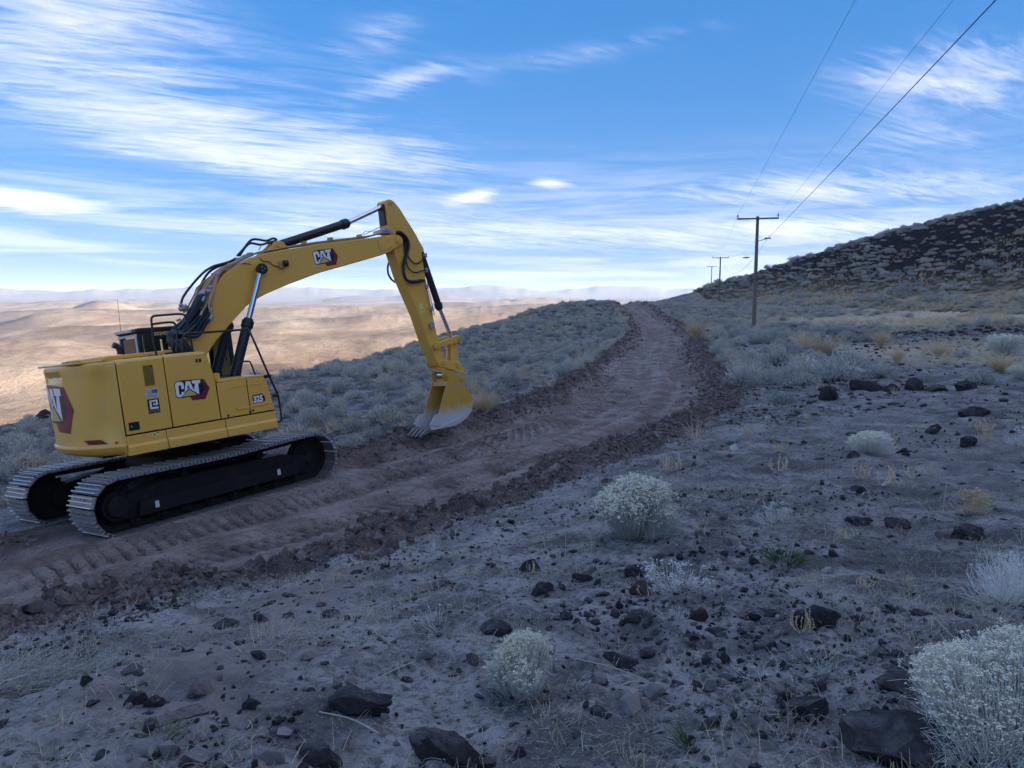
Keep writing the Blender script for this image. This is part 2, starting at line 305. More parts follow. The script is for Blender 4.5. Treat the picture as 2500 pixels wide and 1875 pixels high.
def road_st(x, y):
    s = np.full(x.shape, -50.0); t = np.full(x.shape, 50.0); best = np.full(x.shape, 1e9)
    idx = np.nonzero((x > -30) & (x < 30) & (y > -20) & (y < 145))
    xs, ys = x[idx], y[idx]; bs, ss, ts = best[idx], s[idx], t[idx]
    for i in range(len(_seg)):
        dx, dy = _seg[i]; L = _sl[i]
        near = np.nonzero((np.abs(xs - RL[i, 0]) < 8) & (np.abs(ys - RL[i, 1]) < 8))[0]
        if not len(near): continue
        ux, uy = xs[near] - RL[i, 0], ys[near] - RL[i, 1]
        q = np.clip((ux * dx + uy * dy) / (L * L), 0, 1); ex, ey = ux - q * dx, uy - q * dy; d = np.hypot(ex, ey)
        sel = d < bs[near]; k = near[sel]
        bs[k] = d[sel]; ss[k] = RS[i] + q[sel] * L; ts[k] = np.sign((ux * dy - uy * dx))[sel] * d[sel]   # positive to the right
    s[idx] = ss; t[idx] = ts; return s, t
def half_w(s): return np.interp(s, [0, 26, 36, 60, 80, 100, 170], [2.9, 2.7, 2.5, 2.0, 1.7, 1.5, 1.5])
def base_z(x, y):
    r = np.hypot(x, y); z = np.empty(x.shape); sx = x / np.maximum(r, 1e-6)
    r0 = 130 + 420 * smoothstep(0.12, 0.45, sx) * 1.0; w = smoothstep(0, 1, (r - r0) / 150.0)
    nearm = w < 1
    zn = np.zeros(x.shape); zn[nearm] = tps(x[nearm], y[nearm]) + hill_h(x[nearm], y[nearm])
    farm = w > 0
    zf = np.zeros(x.shape); zf[farm] = far_z(x[farm], y[farm], r[farm])
    return zn * (1 - w) + zf * w
def detail_z(x, y, s, t):
    """cut, berms, ruts of the road and small relief, metres"""
    r = np.hypot(x, y); dz = np.zeros(x.shape); n_ = r < 320
    X, Y = x[n_], y[n_]
    rel = 0.055 * fbm(X, Y, 1.6, 4, 0.5, 3) + 0.028 * fbm(X, Y, 0.28, 3, 0.55, 13) + 0.13 * fbm(X, Y, 9, 3, 0.5, 23) + 0.014 * fbm(X, Y, 0.09, 2, 0.5, 93) * smoothstep(22, 10, r[n_])
    rel = rel + smoothstep(150, 60, hill_rho(X, Y)) * 1.5 * fbm(X, Y, 14, 4, 0.55, 8)
    at = np.abs(t[n_]); S = s[n_]; hw = half_w(S); T_ = t[n_]
    inr = at < hw + 2.2
    lump = fbm(X, Y, 0.55, 4, 0.6, 33); lump2 = fbm(X, Y, 2.3, 2, 0.5, 43)
    lump3 = fbm(X, Y, 0.16, 3, 0.6, 83)
    bed = 1 - smoothstep(-0.45, 0.05, at - hw)
    rut = 0.05 * np.sin(T_ * 4.1 + 0.6 * np.sin(S * 0.21)) * bed + 0.035 * fbm(S * 0.12, T_ * 2.2, 1.0, 3, 0.5, 53)
    band = smoothstep(0.46, 0.38, np.abs(np.abs(T_ - 0.15) - 1.05)) * smoothstep(-0.5, -0.05, fbm(X, Y, 2.4, 2, 0.5, 63))
    ph = ((S + 0.05 * fbm(X, Y, 1.4, 2, 0.5, 73)) / 0.20) % 1.0
    cle = (0.035 - 0.165 * np.exp(-((ph - 0.5) / 0.12) ** 2)) * band * smoothstep(40, 20, r[n_])
    Lx, Ly = X + 5.721, Y - 13.057; ma = Lx * 0.6133 + Ly * 0.7887; mb = -Lx * 0.7887 + Ly * 0.6133
    flatm = smoothstep(0, 0.7, np.maximum(np.abs(ma) - 2.5, np.abs(mb) - 1.75)); leftm = np.where((T_ < 0) & (S < RS[len(RS) * 4 // 15]), 0.25, 1.0)
    bh = np.where(T_ > 0, 0.17, 0.15) * np.interp(S, [20, 34, 60, 90, 160], [0.8, 1.0, 1.55, 1.7, 1.4])
    berm = leftm * bh * np.exp(-((at - hw - 0.42) / 0.42) ** 2) * np.clip(0.62 + 0.55 * lump2 + 0.2 * lump, 0.25, 1.15) + np.exp(-((at - hw - 0.4) / 0.55) ** 2) * (0.085 * lump + 0.045 * lump3)
    rd = -0.13 * bed + (rut + cle + 0.012 * lump3 + 0.012 * lump) * bed + berm
    out = np.where(inr, rel * (1 - 0.65 * bed) + rd, rel); dz[n_] = out * flatm + (1 - flatm) * (-0.02 + 0.3 * rel); return dz
def ground_z(x, y):
    x = np.atleast_1d(np.asarray(x, float)); y = np.atleast_1d(np.asarray(y, float)); s, t = road_st(x, y)
    return base_z(x, y) + detail_z(x, y, s, t)
_tt = np.geomspace(1.5, 420, 1500)
def gp(px, py):
    """where the view ray through a photo pixel meets the ground"""
    d = ray(px, py); P = d[None] * _tt[:, None]; gz = ground_z(P[:, 0], P[:, 1]); b = np.nonzero(P[:, 2] < gz)[0]
    i = b[0] if len(b) else len(_tt) - 1
    if i == 0: return P[0]
    a0 = P[i - 1, 2] - gz[i - 1]; a1 = gz[i] - P[i, 2]; q = a0 / (a0 + a1 + 1e-9); p = P[i - 1] * (1 - q) + P[i] * q
    return np.array([p[0], p[1], float(ground_z(p[0], p[1])[0])])
def depth_of(p): return p[1] * math.cos(TH) - p[2] * math.sin(TH)

PATH = catmull(np.array([gp(*q)[:2] for q in ((612, 975), (668, 952), (742, 926), (800, 905), (845, 888))]), 12)
SOILP = [(*gp(px, py)[:2], rr) for px, py, rr in ((420, 1660, 0.55), (520, 1600, 0.6), (620, 1530, 0.7), (700, 1470, 0.6), (800, 1430, 0.6), (480, 1730, 0.4), (930, 1390, 0.5))]
def build_terrain():
    th = np.concatenate([np.arange(-180, -72, 4.0), np.arange(-72, -37, 0.6), np.arange(-37, 37, 0.118), np.arange(37, 72, 0.6), np.arange(72, 180.01, 4.0)])
    th[-1] = 180.0
    rr = np.concatenate([np.geomspace(0.3, 2, 20, endpoint=False), np.geomspace(2, 45, 480, endpoint=False), np.geomspace(45, 270, 190, endpoint=False), np.geomspace(270, 52000, 220)])
    A, B = np.meshgrid(np.radians(th), rr); x = B * np.sin(A); y = B * np.cos(A)
    shp = x.shape; X, Y = x.ravel(), y.ravel(); s, t = road_st(X, Y); Z = base_z(X, Y) + detail_z(X, Y, s, t)
    V = np.stack([X, Y, Z], 1); nr, na = shp
    i = np.arange(nr - 1)[:, None] * na + np.arange(na - 1)[None]; Q = np.stack([i, i + 1, i + na + 1, i + na], 2).reshape(-1, 4)[:, ::-1]
    r = np.hypot(X, Y); rho = hill_rho(X, Y)
    fc = lambda a: a[Q].mean(1)
    isroad = (np.abs(fc(t)) < half_w(fc(s)) + 1.0) & (fc(s) > 0)
    fr = fc(r); fx = fc(X); frho = fc(rho); azf = np.degrees(np.arctan2(fx, fc(Y)))
    cls = np.zeros(len(Q), int)
    cls[(frho < 196)] = 2
    cls[(fr > 165) & (cls == 0)] = 3
    cls[fr > 18500] = 4
    cls[isroad] = 1
    # masks of what covers the ground
    dense = smoothstep(190, 175, rho)
    grass = np.exp(-((Y - 68) / 11) ** 2) * smoothstep(19, 30, X) + 0.9 * np.exp(-((rho - 190) / 9) ** 2) * smoothstep(30, 50, Y) * smoothstep(170, 120, Y)
    grass = grass + 0.55 * smoothstep(12, 18, X) * np.exp(-((Y - 34) / 7) ** 2)
    grass = np.clip(grass, 0, 1)
    dark = smoothstep(10, 22, X) * np.exp(-((Y - 48) / 13) ** 2) * 0.9 + smoothstep(2, 5, Y) * smoothstep(-1, 3, X) * smoothstep(34, 22, Y) * 0.38
    lf = smoothstep(0.5, 2.5, np.interp(Y, RL[:, 1], RL[:, 0]) - half_w(s) - X) * smoothstep(11, 16, Y) * (Y > 0)
    dark = np.clip(np.maximum(dark, 0.85 * lf) + 0.55 * smoothstep(45, 60, Y) * (X > 0), 0, 1)
    pd = np.full(X.shape, 9.0); near = np.nonzero((X > -20) & (X < 0) & (Y > 15) & (Y < 70))[0]
    pd[near] = np.sqrt(((X[near, None] - PATH[None, :, 0]) ** 2 + (Y[near, None] - PATH[None, :, 1]) ** 2).min(1))
    path = smoothstep(1.5, 0.8, pd)
    pc = SOILP; soil = np.zeros(X.shape)
    for cx, cy, rad in pc: soil = np.maximum(soil, np.exp(-(((X - cx) ** 2 + (Y - cy) ** 2) / rad ** 2) ** 1.5))
    soil = np.clip(soil + 0.35 * soil * fbm(X, Y, 0.6, 3, 0.5, 3), 0, 1)
    red = np.exp(-((X + 330) / 260) ** 2 - ((Y - 520) / 220) ** 2) + 0.8 * np.exp(-((X + 60) / 120) ** 2 - ((Y - 900) / 250) ** 2)
    for k, (nm, mt) in enumerate([('ground', 'ground'), ('dirt_road', 'road'), ('stony_hill', 'hill'), ('desert_valley', 'valley'), ('mountain_range', 'mountain')]):
        q = Q[cls == k]; u, inv = np.unique(q, return_inverse=True)
        me = np_mesh(nm, V[u], inv.reshape(q.shape)); o = link(nm, me); me.materials.append(MATS[mt]); o['kind'] = 'structure'
        for an, arr in ((('grass', grass), ('dark', dark), ('path', path), ('soil', soil)) if k == 0 else (('road_s', s), ('road_t', t)) if k == 1 else (('grass', grass),) if k == 2 else (('red', red),) if k == 3 else ()):
            at = me.attributes.new(an, 'FLOAT', 'POINT'); at.data.foreach_set('value', arr[u].astype(np.float32))
build_terrain()

# ------------------------------------------------------------------ mesh writer
class G:
    def __init__(s): s.v = []; s.f = []; s.mi = []
    def add(s, V, Fs, mi=0):
        o = len(s.v); s.v += [tuple(map(float, p)) for p in V]; s.f += [tuple(i + o for i in f) for f in Fs]; s.mi += [mi] * len(Fs); return s
    def box(s, x0, x1, y0, y1, z0, z1, mi=0):
        return s.add([(x0,y0,z0),(x1,y0,z0),(x1,y1,z0),(x0,y1,z0),(x0,y0,z1),(x1,y0,z1),(x1,y1,z1),(x0,y1,z1)],
                     [(0,3,2,1),(4,5,6,7),(0,1,5,4),(1,2,6,5),(2,3,7,6),(3,0,4,7)], mi)
    def prism(s, poly, y0, y1, mi=0):               # outline in (x, z), extruded along y
        n = len(poly); a = sum(poly[i][0] * poly[(i + 1) % n][1] - poly[(i + 1) % n][0] * poly[i][1] for i in range(n))
        P = list(poly) if a > 0 else list(poly)[::-1]
        V = [(p[0], y0, p[1]) for p in P] + [(p[0], y1, p[1]) for p in P]
        Fs = [tuple(range(n)), tuple(range(2 * n - 1, n - 1, -1))] + [(i + n, (i + 1) % n + n, (i + 1) % n, i) for i in range(n)]
        return s.add(V, Fs, mi)
    def cyl(s, p0, p1, r0, r1=None, n=16, mi=0):
        r1 = r0 if r1 is None else r1; return s.tube([p0, p1], [r0, r1], n, mi)
    def tube(s, pts, r, n=8, mi=0, cap=True):
        P = np.asarray(pts, float); m = len(P); rr = np.full(m, r) if np.isscalar(r) else np.asarray(r, float)
        T_ = np.gradient(P, axis=0) if m > 2 else np.repeat((P[1] - P[0])[None], 2, 0); T_ /= np.linalg.norm(T_, axis=1)[:, None] + 1e-12
        a = np.array([0, 0, 1.0]) if abs(T_[0, 2]) < 0.9 else np.array([1.0, 0, 0]); V = []
        for i in range(m):
            u = a - T_[i] * (a @ T_[i]); u /= np.linalg.norm(u) + 1e-12; w = np.cross(T_[i], u); a = u
            for k in range(n):
                q = 2 * math.pi * k / n; V.append(P[i] + rr[i] * (math.cos(q) * u + math.sin(q) * w))
        Fs = [(i * n + k, i * n + (k + 1) % n, (i + 1) * n + (k + 1) % n, (i + 1) * n + k) for i in range(m - 1) for k in range(n)]
        if cap: Fs += [tuple(range(n - 1, -1, -1)), tuple(range((m - 1) * n, m * n))]
        return s.add(V, Fs, mi)
    def flat(s, poly3, mi=0): return s.add(poly3, [tuple(range(len(poly3)))], mi)
    def build(s, name, mats, parent=None, xf=None, bevel=0.0, sharp=35, seg=2, loc=None):
        V = np.array(s.v, float)
        if xf is not None: V = V @ np.asarray(xf).T
        me = bpy.data.meshes.new(name); me.from_pydata(V.tolist(), [], s.f)
        for m_ in (mats if isinstance(mats, (list, tuple)) else [mats]): me.materials.append(MATS[m_])
        me.polygons.foreach_set('material_index', s.mi); me.polygons.foreach_set('use_smooth', [True] * len(s.f)); me.update()
        me.set_sharp_from_angle(angle=R_(sharp))
        o = link(name, me, parent)
        if loc is not None: o.location = loc
        if bevel:
            b = o.modifiers.new('bevel', 'BEVEL'); b.width = bevel; b.segments = seg; b.limit_method = 'ANGLE'; b.angle_limit = R_(38); b.harden_normals = False
        return o
def text_mesh(txt, size, offset=0.0, sx=1.0):
    cu = bpy.data.curves.new('t', 'FONT'); cu.body = txt; cu.size = size; cu.offset = offset; cu.resolution_u = 3
    o = bpy.data.objects.new('t', cu); COL.objects.link(o); dg = bpy.context.evaluated_depsgraph_get(); dg.update()
    me = o.evaluated_get(dg).to_mesh(); V = [(v.co.x * sx, v.co.y) for v in me.vertices]; Fs = [tuple(p.vertices) for p in me.polygons]
    o.evaluated_get(dg).to_mesh_clear(); bpy.data.objects.remove(o); bpy.data.curves.remove(cu)
    xs = [v[0] for v in V]; ys = [v[1] for v in V]
    return [((v[0] - min(xs)), (v[1] - min(ys))) for v in V], Fs, max(xs) - min(xs), max(ys) - min(ys)

# ------------------------------------------------------------------ materials of made things
def m_yellow(g, b):
    tc = g.n('ShaderNodeTexCoord').outputs['Object']
    n1 = g.noise(tc, 1.6, 5, 0.6); n2 = g.noise(tc, 9, 8, 0.7)
    c_ = g.mix(n1, (0.76, 0.405, 0.060), (0.84, 0.455, 0.070))
    n3 = g.noise(tc, 2.7, 8, 0.75, 0.8); dust = g.m('ADD', g.m('MULTIPLY', g.ramp(n2, 0.50, 0.74), 0.20), g.m('MULTIPLY', g.ramp(n3, 0.52, 0.70), 0.28))
    c_ = g.mix(dust, c_, (0.50, 0.38, 0.24))
    g.put(b.inputs['Base Color'], c_); g.put(b.inputs['Roughness'], g.m('ADD', 0.24, g.m('MULTIPLY', n3, 0.34))); b.inputs['Coat Weight'].default_value = 0.25; b.inputs['Coat Roughness'].default_value = 0.12
mat('yellow', m_yellow)
def m_bucket(g, b):
    tc = g.n('ShaderNodeTexCoord').outputs['Object']; sp = g.n('ShaderNodeSeparateXYZ'); g.link(tc, sp.inputs[0])
    n2 = g.noise(tc, 7, 8, 0.7)
    w = g.ramp(g.m('ADD', sp.outputs[2], g.m('MULTIPLY', n2, 0.35)), 0.86, 0.56)     # paint scoured off towards the cutting edge
    c_ = g.mix(g.ramp(n2, 0.45, 0.72), (0.60, 0.33, 0.04), (0.45, 0.30, 0.13)); c_ = g.mix(w, c_, g.mix(n2, (0.46, 0.45, 0.45), (0.66, 0.64, 0.62)))
    g.put(b.inputs['Base Color'], c_); g.put(b.inputs['Metallic'], g.m('MULTIPLY', w, 0.15)); b.inputs['Roughness'].default_value = 0.5
    bump(g, b, n2, 0.25, 0.01)
mat('bucket_paint', m_bucket)
plain('black_paint', (0.012, 0.012, 0.014), 0.42, var=0.3)
plain('rubber', (0.014, 0.014, 0.016), 0.5, var=0.3)
plain('hose', (0.018, 0.018, 0.021), 0.35, var=0.25)
plain('dark_steel', (0.010, 0.0095, 0.010), 0.7, 0.0, spec=0.25, dirt=(0.08, 0.066, 0.058), dirt_amt=0.3)
plain('shoe_steel', (0.22, 0.21, 0.21), 0.52, 0.45, 0.25, 14, dirt=(0.19, 0.15, 0.125), dirt_amt=0.9)
plain('grouser', (0.42, 0.42, 0.43), 0.42, 0.6, 0.3, 14, dirt=(0.19, 0.155, 0.13), dirt_amt=0.5)
plain('bright_steel', (0.62, 0.62, 0.64), 0.28, 1.0, 0.1)
plain('chrome', (0.80, 0.80, 0.82), 0.14, 1.0, 0.04)
plain('tan_pipe', (0.46, 0.30, 0.15), 0.45, 0.0, 0.2)
plain('zinc', (0.42, 0.42, 0.42), 0.42, 0.7, 0.25)
plain('white_ink', (0.80, 0.80, 0.80), 0.4, var=0.03)
plain('black_ink', (0.010, 0.010, 0.012), 0.35, var=0.1)
plain('red_ink', (0.20, 0.010, 0.028), 0.35, var=0.15)
plain('dark_red', (0.16, 0.010, 0.012), 0.25, var=0.1)
plain('signal_red', (0.55, 0.03, 0.015), 0.3, var=0.1)
plain('gold_ink', (0.62, 0.46, 0.14), 0.4, var=0.1)
plain('flag_blue', (0.06, 0.13, 0.34), 0.4, var=0.05)
plain('label_yellow', (0.72, 0.62, 0.18), 0.45, var=0.05)
plain('light_grey', (0.55, 0.55, 0.54), 0.45, var=0.06)
plain('crease', (0.74, 0.40, 0.04), 0.25, var=0.05)
def m_mesh(g, b):
    tc = g.n('ShaderNodeTexCoord').outputs['Object']; v = g.n('ShaderNodeTexVoronoi'); g.link(tc, v.inputs['Vector']); v.inputs['Scale'].default_value = 90
    g.put(b.inputs['Base Color'], g.mix(g.ramp(v.outputs['Distance'], 0.25, 0.5), (0.010, 0.008, 0.004), (0.25, 0.135, 0.015)))
mat('vent_mesh', m_mesh)
def m_glass(g, b):
    nt = g.nt; out = nt.nodes['Material Output']; tr = g.n('ShaderNodeBsdfTransparent'); tr.inputs[0].default_value = (0.86, 0.93, 0.87, 1)
    gl = g.n('ShaderNodeBsdfGlossy'); gl.inputs['Roughness'].default_value = 0.03; mx = g.n('ShaderNodeMixShader')
    fr = g.n('ShaderNodeFresnel'); fr.inputs[0].default_value = 1.5; g.link(fr.outputs[0], mx.inputs[0]); g.link(tr.outputs[0], mx.inputs[1]); g.link(gl.outputs[0], mx.inputs[2]); g.link(mx.outputs[0], out.inputs[0])
mat('glass', m_glass)
plain('dark_glass', (0.008, 0.009, 0.010), 0.06, 0.0, 0.1)

# ------------------------------------------------------------------ excavator: pose found from the photo, then every outline read off the photo on a plane of the machine
TM = np.array([-5.721, 13.057, -3.518])
MM = np.array([[0.6133, -0.7826, -0.1066], [0.7887, 0.6140, 0.0306], [0.0415, -0.1028, 0.9938]])
MM, _ = np.linalg.qr(MM); MM *= np.sign(np.diag(MM))[None] if False else 1
def _orth():
    yaw, pit, rol = R_(37.818), R_(2.34), R_(-5.95)
    h = np.array([math.sin(yaw) * math.cos(pit), math.cos(yaw) * math.cos(pit), math.sin(pit)]); l0 = np.cross([0, 0, 1.0], h); l0 /= np.linalg.norm(l0); u0 = np.cross(h, l0)
    return np.stack([h, l0 * math.cos(rol) + u0 * math.sin(rol), -l0 * math.sin(rol) + u0 * math.cos(rol)], 1)
MM = _orth(); _sw = R_(-6.487)
SW = np.array([[math.cos(_sw), -math.sin(_sw), 0], [math.sin(_sw), math.cos(_sw), 0], [0, 0, 1]]); UU = MM @ SW
def up(px, y):                                       # photo pixel -> point of the upper structure on its plane y
    d = ray(*px) @ UU; o = -TM @ UU; t = (y - o[1]) / d[1]; return o + d * t
K = 400 / 2212.0; C1 = (80, 850); C2 = (380, 830); C5 = (250, 700); C6 = (380, 540); C7 = (860, 470); C8 = (960, 770)
def q(c_, p, y): k = K if c_ in (C1, C2, C5, C6) else (300 / 1659.0 if c_ == C7 else 300 / 1531.0); return up((c_[0] + p[0] * k, c_[1] + p[1] * k), y)
EX = empty('excavator', TM.tolist()); EX.rotation_mode = 'QUATERNION'; EX.rotation_quaternion = Matrix(MM.tolist()).to_quaternion()
tagit(EX, 'yellow tracked excavator parked on the dirt road with bucket resting on the berm', 'excavator')
def U(g, name, mats, parent=EX, bevel=0.0, **k): return g.build(name, mats, parent, SW, bevel, **k)

# --- undercarriage
H = 0.90; TL = 4.33; SHW = 0.78; GA = 1.195; Z0 = -0.075; RP = 0.405     # track height, length, shoe width, half gauge, sink, path radius
shoe_me = None
def track_path(u):                                   # u in 0..1 around the loop -> x, z, angle
    Ls = TL - 2 * (RP + 0.045); arc = math.pi * RP; tot = 2 * Ls + 2 * arc; d = (u % 1) * tot; zc = Z0 + RP + 0.045
    if d < Ls:
        f = d / Ls; sag = -0.035 * math.sin(math.pi * f) ** 2; return -Ls / 2 + d, zc + RP + sag, 0.0
    d -= Ls
    if d < arc: a = d / RP; return Ls / 2 + RP * math.sin(a), zc + RP * math.cos(a), -a
    d -= arc
    if d < Ls: return Ls / 2 - d, zc - RP, -math.pi
    d -= Ls; a = d / RP; return -Ls / 2 - RP * math.sin(a), zc - RP * math.cos(a), -math.pi - a
def build_track(side):
    global shoe_me
    cy = side * GA; t = G(); ns = 49
    for k in range(ns * 2):                          # link chain inside the shoes
        x, z, a = track_path(k / (ns * 2)); x2, z2, a2 = track_path((k + 1) / (ns * 2))
        for dy in (-0.09, 0.09):
            n0 = np.array([math.sin(-a), math.cos(a)]); n1 = np.array([math.sin(-a2), math.cos(a2)])
            o0 = (x - n0[0] * 0.02, z - n0[1] * 0.02); i0 = (x - n0[0] * 0.11, z - n0[1] * 0.11); o1 = (x2 - n1[0] * 0.02, z2 - n1[1] * 0.02); i1 = (x2 - n1[0] * 0.11, z2 - n1[1] * 0.11)
            V = [(p[0], cy + dy + e, p[1]) for e in (-0.025, 0.025) for p in (o0, o1, i1, i0)]
            t.add(V, [(0,1,2,3),(7,6,5,4),(0,4,5,1),(2,6,7,3)])
    tr = t.build('track', 'dark_steel', EX)
    if shoe_me is None:
        g = G(); g.box(-0.088, 0.083, -SHW / 2, SHW / 2, -0.012, 0.006)
        for xx, hh in ((-0.080, 0.046), (-0.012, 0.036), (0.055, 0.046)): g.box(xx - 0.009, xx + 0.009, -SHW / 2, SHW / 2, 0.006, hh, 2)
        for dy in (-0.075, 0.045): g.box(0.004, 0.040, dy, dy + 0.035, 0.0064, 0.0085, 1)
        so = g.build('track_shoe', ['shoe_steel', 'black_paint', 'grouser'], tr); shoe_me = so.data; first = so
    else: first = None
    for k in range(ns):
        x, z, a = track_path((k + 0.5) / ns)
        o = first if (first is not None and k == 0) else link('track_shoe', shoe_me, tr)
        o.parent = tr; o.location = (x, cy, z); o.rotation_euler = (0, -a, 0)
    zc = Z0 + RP + 0.045; Ls = TL - 2 * (RP + 0.045)
    g = G(); s0 = side
    yo, yi = cy + 0.17 * s0, cy - 0.17 * s0; lo, hi = min(yo, yi), max(yo, yi)
    g.prism([(-1.62, 0.22 + Z0), (1.42, 0.22 + Z0), (1.62, 0.32 + Z0), (1.62, 0.50 + Z0), (1.15, 0.62 + Z0), (-1.0, 0.66 + Z0), (-1.55, 0.58 + Z0), (-1.68, 0.40 + Z0)], lo, hi)
    oy = cy + s0 * 0.17
    g.prism([(-1.45, 0.23 + Z0), (1.40, 0.23 + Z0), (1.40, 0.43 + Z0), (-1.40, 0.45 + Z0)], min(oy, oy + s0 * 0.10), max(oy, oy + s0 * 0.10))
    g.build('track_frame', 'dark_steel', tr, bevel=0.012)
    for xx in np.linspace(-1.45, 1.35, 8):
        G().cyl((xx, cy - 0.16, 0.175 + Z0), (xx, cy + 0.16, 0.175 + Z0), 0.085, n=18).cyl((xx, cy - 0.2, 0.175 + Z0), (xx, cy + 0.2, 0.175 + Z0), 0.04, n=10).build('track_roller', 'dark_steel', tr)
    for xx in (-0.6, 0.75):
        G().cyl((xx, cy - 0.14, 0.69 + Z0), (xx, cy + 0.14, 0.69 + Z0), 0.065, n=16).build('carrier_roller', 'dark_steel', tr)
    g = G(); ring = []
    for k in range(42):
        a = 2 * math.pi * k / 42; rr = 0.335 + (0.035 if k % 2 else -0.02); ring.append((-Ls / 2 + rr * math.cos(a), zc + rr * math.sin(a)))
    g.prism(ring, cy - 0.04, cy + 0.04)
    g.cyl((-Ls / 2, cy - 0.02, zc), (-Ls / 2, cy + s0 * 0.20, zc), 0.24, 0.22, 24).cyl((-Ls / 2, cy + s0 * 0.20, zc), (-Ls / 2, cy + s0 * 0.25, zc), 0.17, 0.15, 24)
    for k in range(10): a = 2 * math.pi * k / 10; g.cyl((-Ls / 2 + 0.2 * math.cos(a), cy + s0 * 0.2, zc + 0.2 * math.sin(a)), (-Ls / 2 + 0.2 * math.cos(a), cy + s0 * 0.225, zc + 0.2 * math.sin(a)), 0.018, n=6)
    g.build('sprocket', 'dark_steel', tr)
    g = G(); g.cyl((Ls / 2, cy - 0.09, zc), (Ls / 2, cy + 0.09, zc), 0.30, n=32).cyl((Ls / 2, cy - 0.04, zc), (Ls / 2, cy + 0.04, zc), 0.335, n=32).cyl((Ls / 2, cy - 0.17, zc), (Ls / 2, cy + 0.17, zc), 0.10, n=16)
    g.build('idler', 'dark_steel', tr)
    for xx in (-1.17, 0.98):                          # pale stickers on the frame side
        yy = cy + s0 * 0.272; G().box(xx - 0.03, xx + 0.03, min(yy, yy + s0 * 0.004), max(yy, yy + s0 * 0.004), 0.30 + Z0, 0.40 + Z0).build('frame_sticker', 'light_grey', tr)
build_track(-1); build_track(1)
g = G(); g.prism([(-0.75, 0.42), (0.75, 0.42), (0.55, 0.86), (-0.55, 0.86)], -0.62, 0.62)
for sy in (-1, 1):
    for sx in (-1, 1): g.prism([(sx * 0.25, 0.40), (sx * 1.15, 0.34), (sx * 1.2, 0.52), (sx * 0.35, 0.78)], min(sy * 0.55, sy * 1.05), max(sy * 0.55, sy * 1.05))
g.build('carbody', 'dark_steel', EX, bevel=0.02)
G().cyl((0, 0, 0.84), (0, 0, 1.0), 0.66, n=40).build('swing_bearing', 'dark_steel', EX)

# --- upper structure
Y0 = -1.387
g = G(); g.box(-1.35, 1.30, -0.62, 0.62, 0.98, 1.12); g.box(-1.2, 1.12, -1.34, 0.40, 1.04, 1.86); g.box(-1.2, 0.16, -1.34, 1.30, 1.04, 2.40); g.box(0.2, 1.2, 0.45, 1.36, 1.02, 1.22)
U(g, 'upper_frame', 'black_paint', bevel=0.01)
# counterweight: plan is the tail-swing circle
def cw_r(z): return np.interp(z, [1.035, 1.05, 1.075, 1.12, 1.19, 1.215, 1.235, 2.30, 2.40, 2.445, 2.47], [1.60, 1.70, 1.770, 1.825, 1.858, 1.854, 1.822, 1.835, 1.845, 1.84, 1.80])
def cw_flat(a): return 0.11 * math.cos(a * math.pi / 2 / R_(48.5)) ** 2     # the back is flatter than the swing circle
def build_cw():
    g = G(); zs = [1.035, 1.05, 1.075, 1.12, 1.19, 1.214, 1.230, 1.40, 1.6, 1.8, 2.0, 2.2, 2.3, 2.40, 2.445, 2.468]; A = np.radians(np.linspace(-48.5, 48.5, 73)); n = len(A)
    V = []
    for z in zs:
        for a in A:
            r = float(cw_r(z)) - cw_flat(a); d = abs(math.degrees(a))
            if z > 1.25:                                # the shallow scoop towards each door and the ledge under the rim
                r -= 0.045 * math.exp(-((d - 40) / 4.2) ** 2) * float(smoothstep(1.28, 1.42, z) * (1 - smoothstep(2.22, 2.36, z)))
                r -= 0.055 * float(smoothstep(16, 9, d)) * float(smoothstep(2.20, 2.26, z) * (1 - smoothstep(2.34, 2.40, z)))
            x_, y_ = -r * math.cos(a), r * math.sin(a); x_ = min(x_, -1.225); V.append((x_, y_, z))
    m = len(zs); Fs = [(i * n + k, (i + 1) * n + k, (i + 1) * n + k + 1, i * n + k + 1) for i in range(m - 1) for k in range(n - 1)]
    b = len(V); V += [(-1.225, Y0, 1.035), (-1.225, -Y0, 1.035), (-1.225, Y0, 2.468), (-1.225, -Y0, 2.468)]
    Fs += [tuple(range(n)) , tuple(range((m - 1) * n + n - 1, (m - 1) * n - 1, -1))]
    Fs += [tuple([i * n for i in range(m - 1, -1, -1)] + [i * n + n - 1 for i in range(m)])]
    V = V[:b]
    g.add(V, Fs); return U(g, 'counterweight', 'yellow', sharp=28)
CW = build_cw()
# logo outlines traced on the door (photo pixels of the crop), stored as fractions of the mark
LOGO = dict(
 bg=[(247,600),(268,566),(330,548),(600,526),(618,540),(668,655),(622,738),(592,745),(345,787),(300,785),(275,767)],
 red=[(606,526),(645,523),(729,648),(672,796),(500,813),(461,766),(590,744),(632,717),(662,650),(616,545)],
 C=[(258,605),(272,578),(300,568),(345,565),(370,580),(380,620),(383,660),(345,664),(342,622),(325,610),(306,622),(318,730),(335,742),(350,732),(348,705),(388,698),(390,722),(345,775),(305,775),(280,757)],
 A=[(402,560),(462,556),(522,692),(505,688),(450,648),(390,712)], hole=[(430,612),(440,611),(456,646),(424,652)],
 T=[(480,548),(598,537),(601,580),(573,583),(589,736),(515,688),(530,588),(497,591)], tri=[(450,668),(560,738),(358,770)], edge=[(450,652),(585,744),(335,785)])
LU = {k: [((p[0] - 247) / 482.0, ((813 - p[1]) - (p[0] - 490) * 0.088) / 290.0) for p in v] for k, v in LOGO.items()}
LU = {}
_o = q(C2, (247, 600), Y0); _lx = lambda p: q(C2, p, Y0)
for k_, v_ in LOGO.items(): LU[k_] = [((_lx(p)[0] + 0.41) / 0.53, (_lx(p)[2] - 1.71) / 0.33) for p in v_]
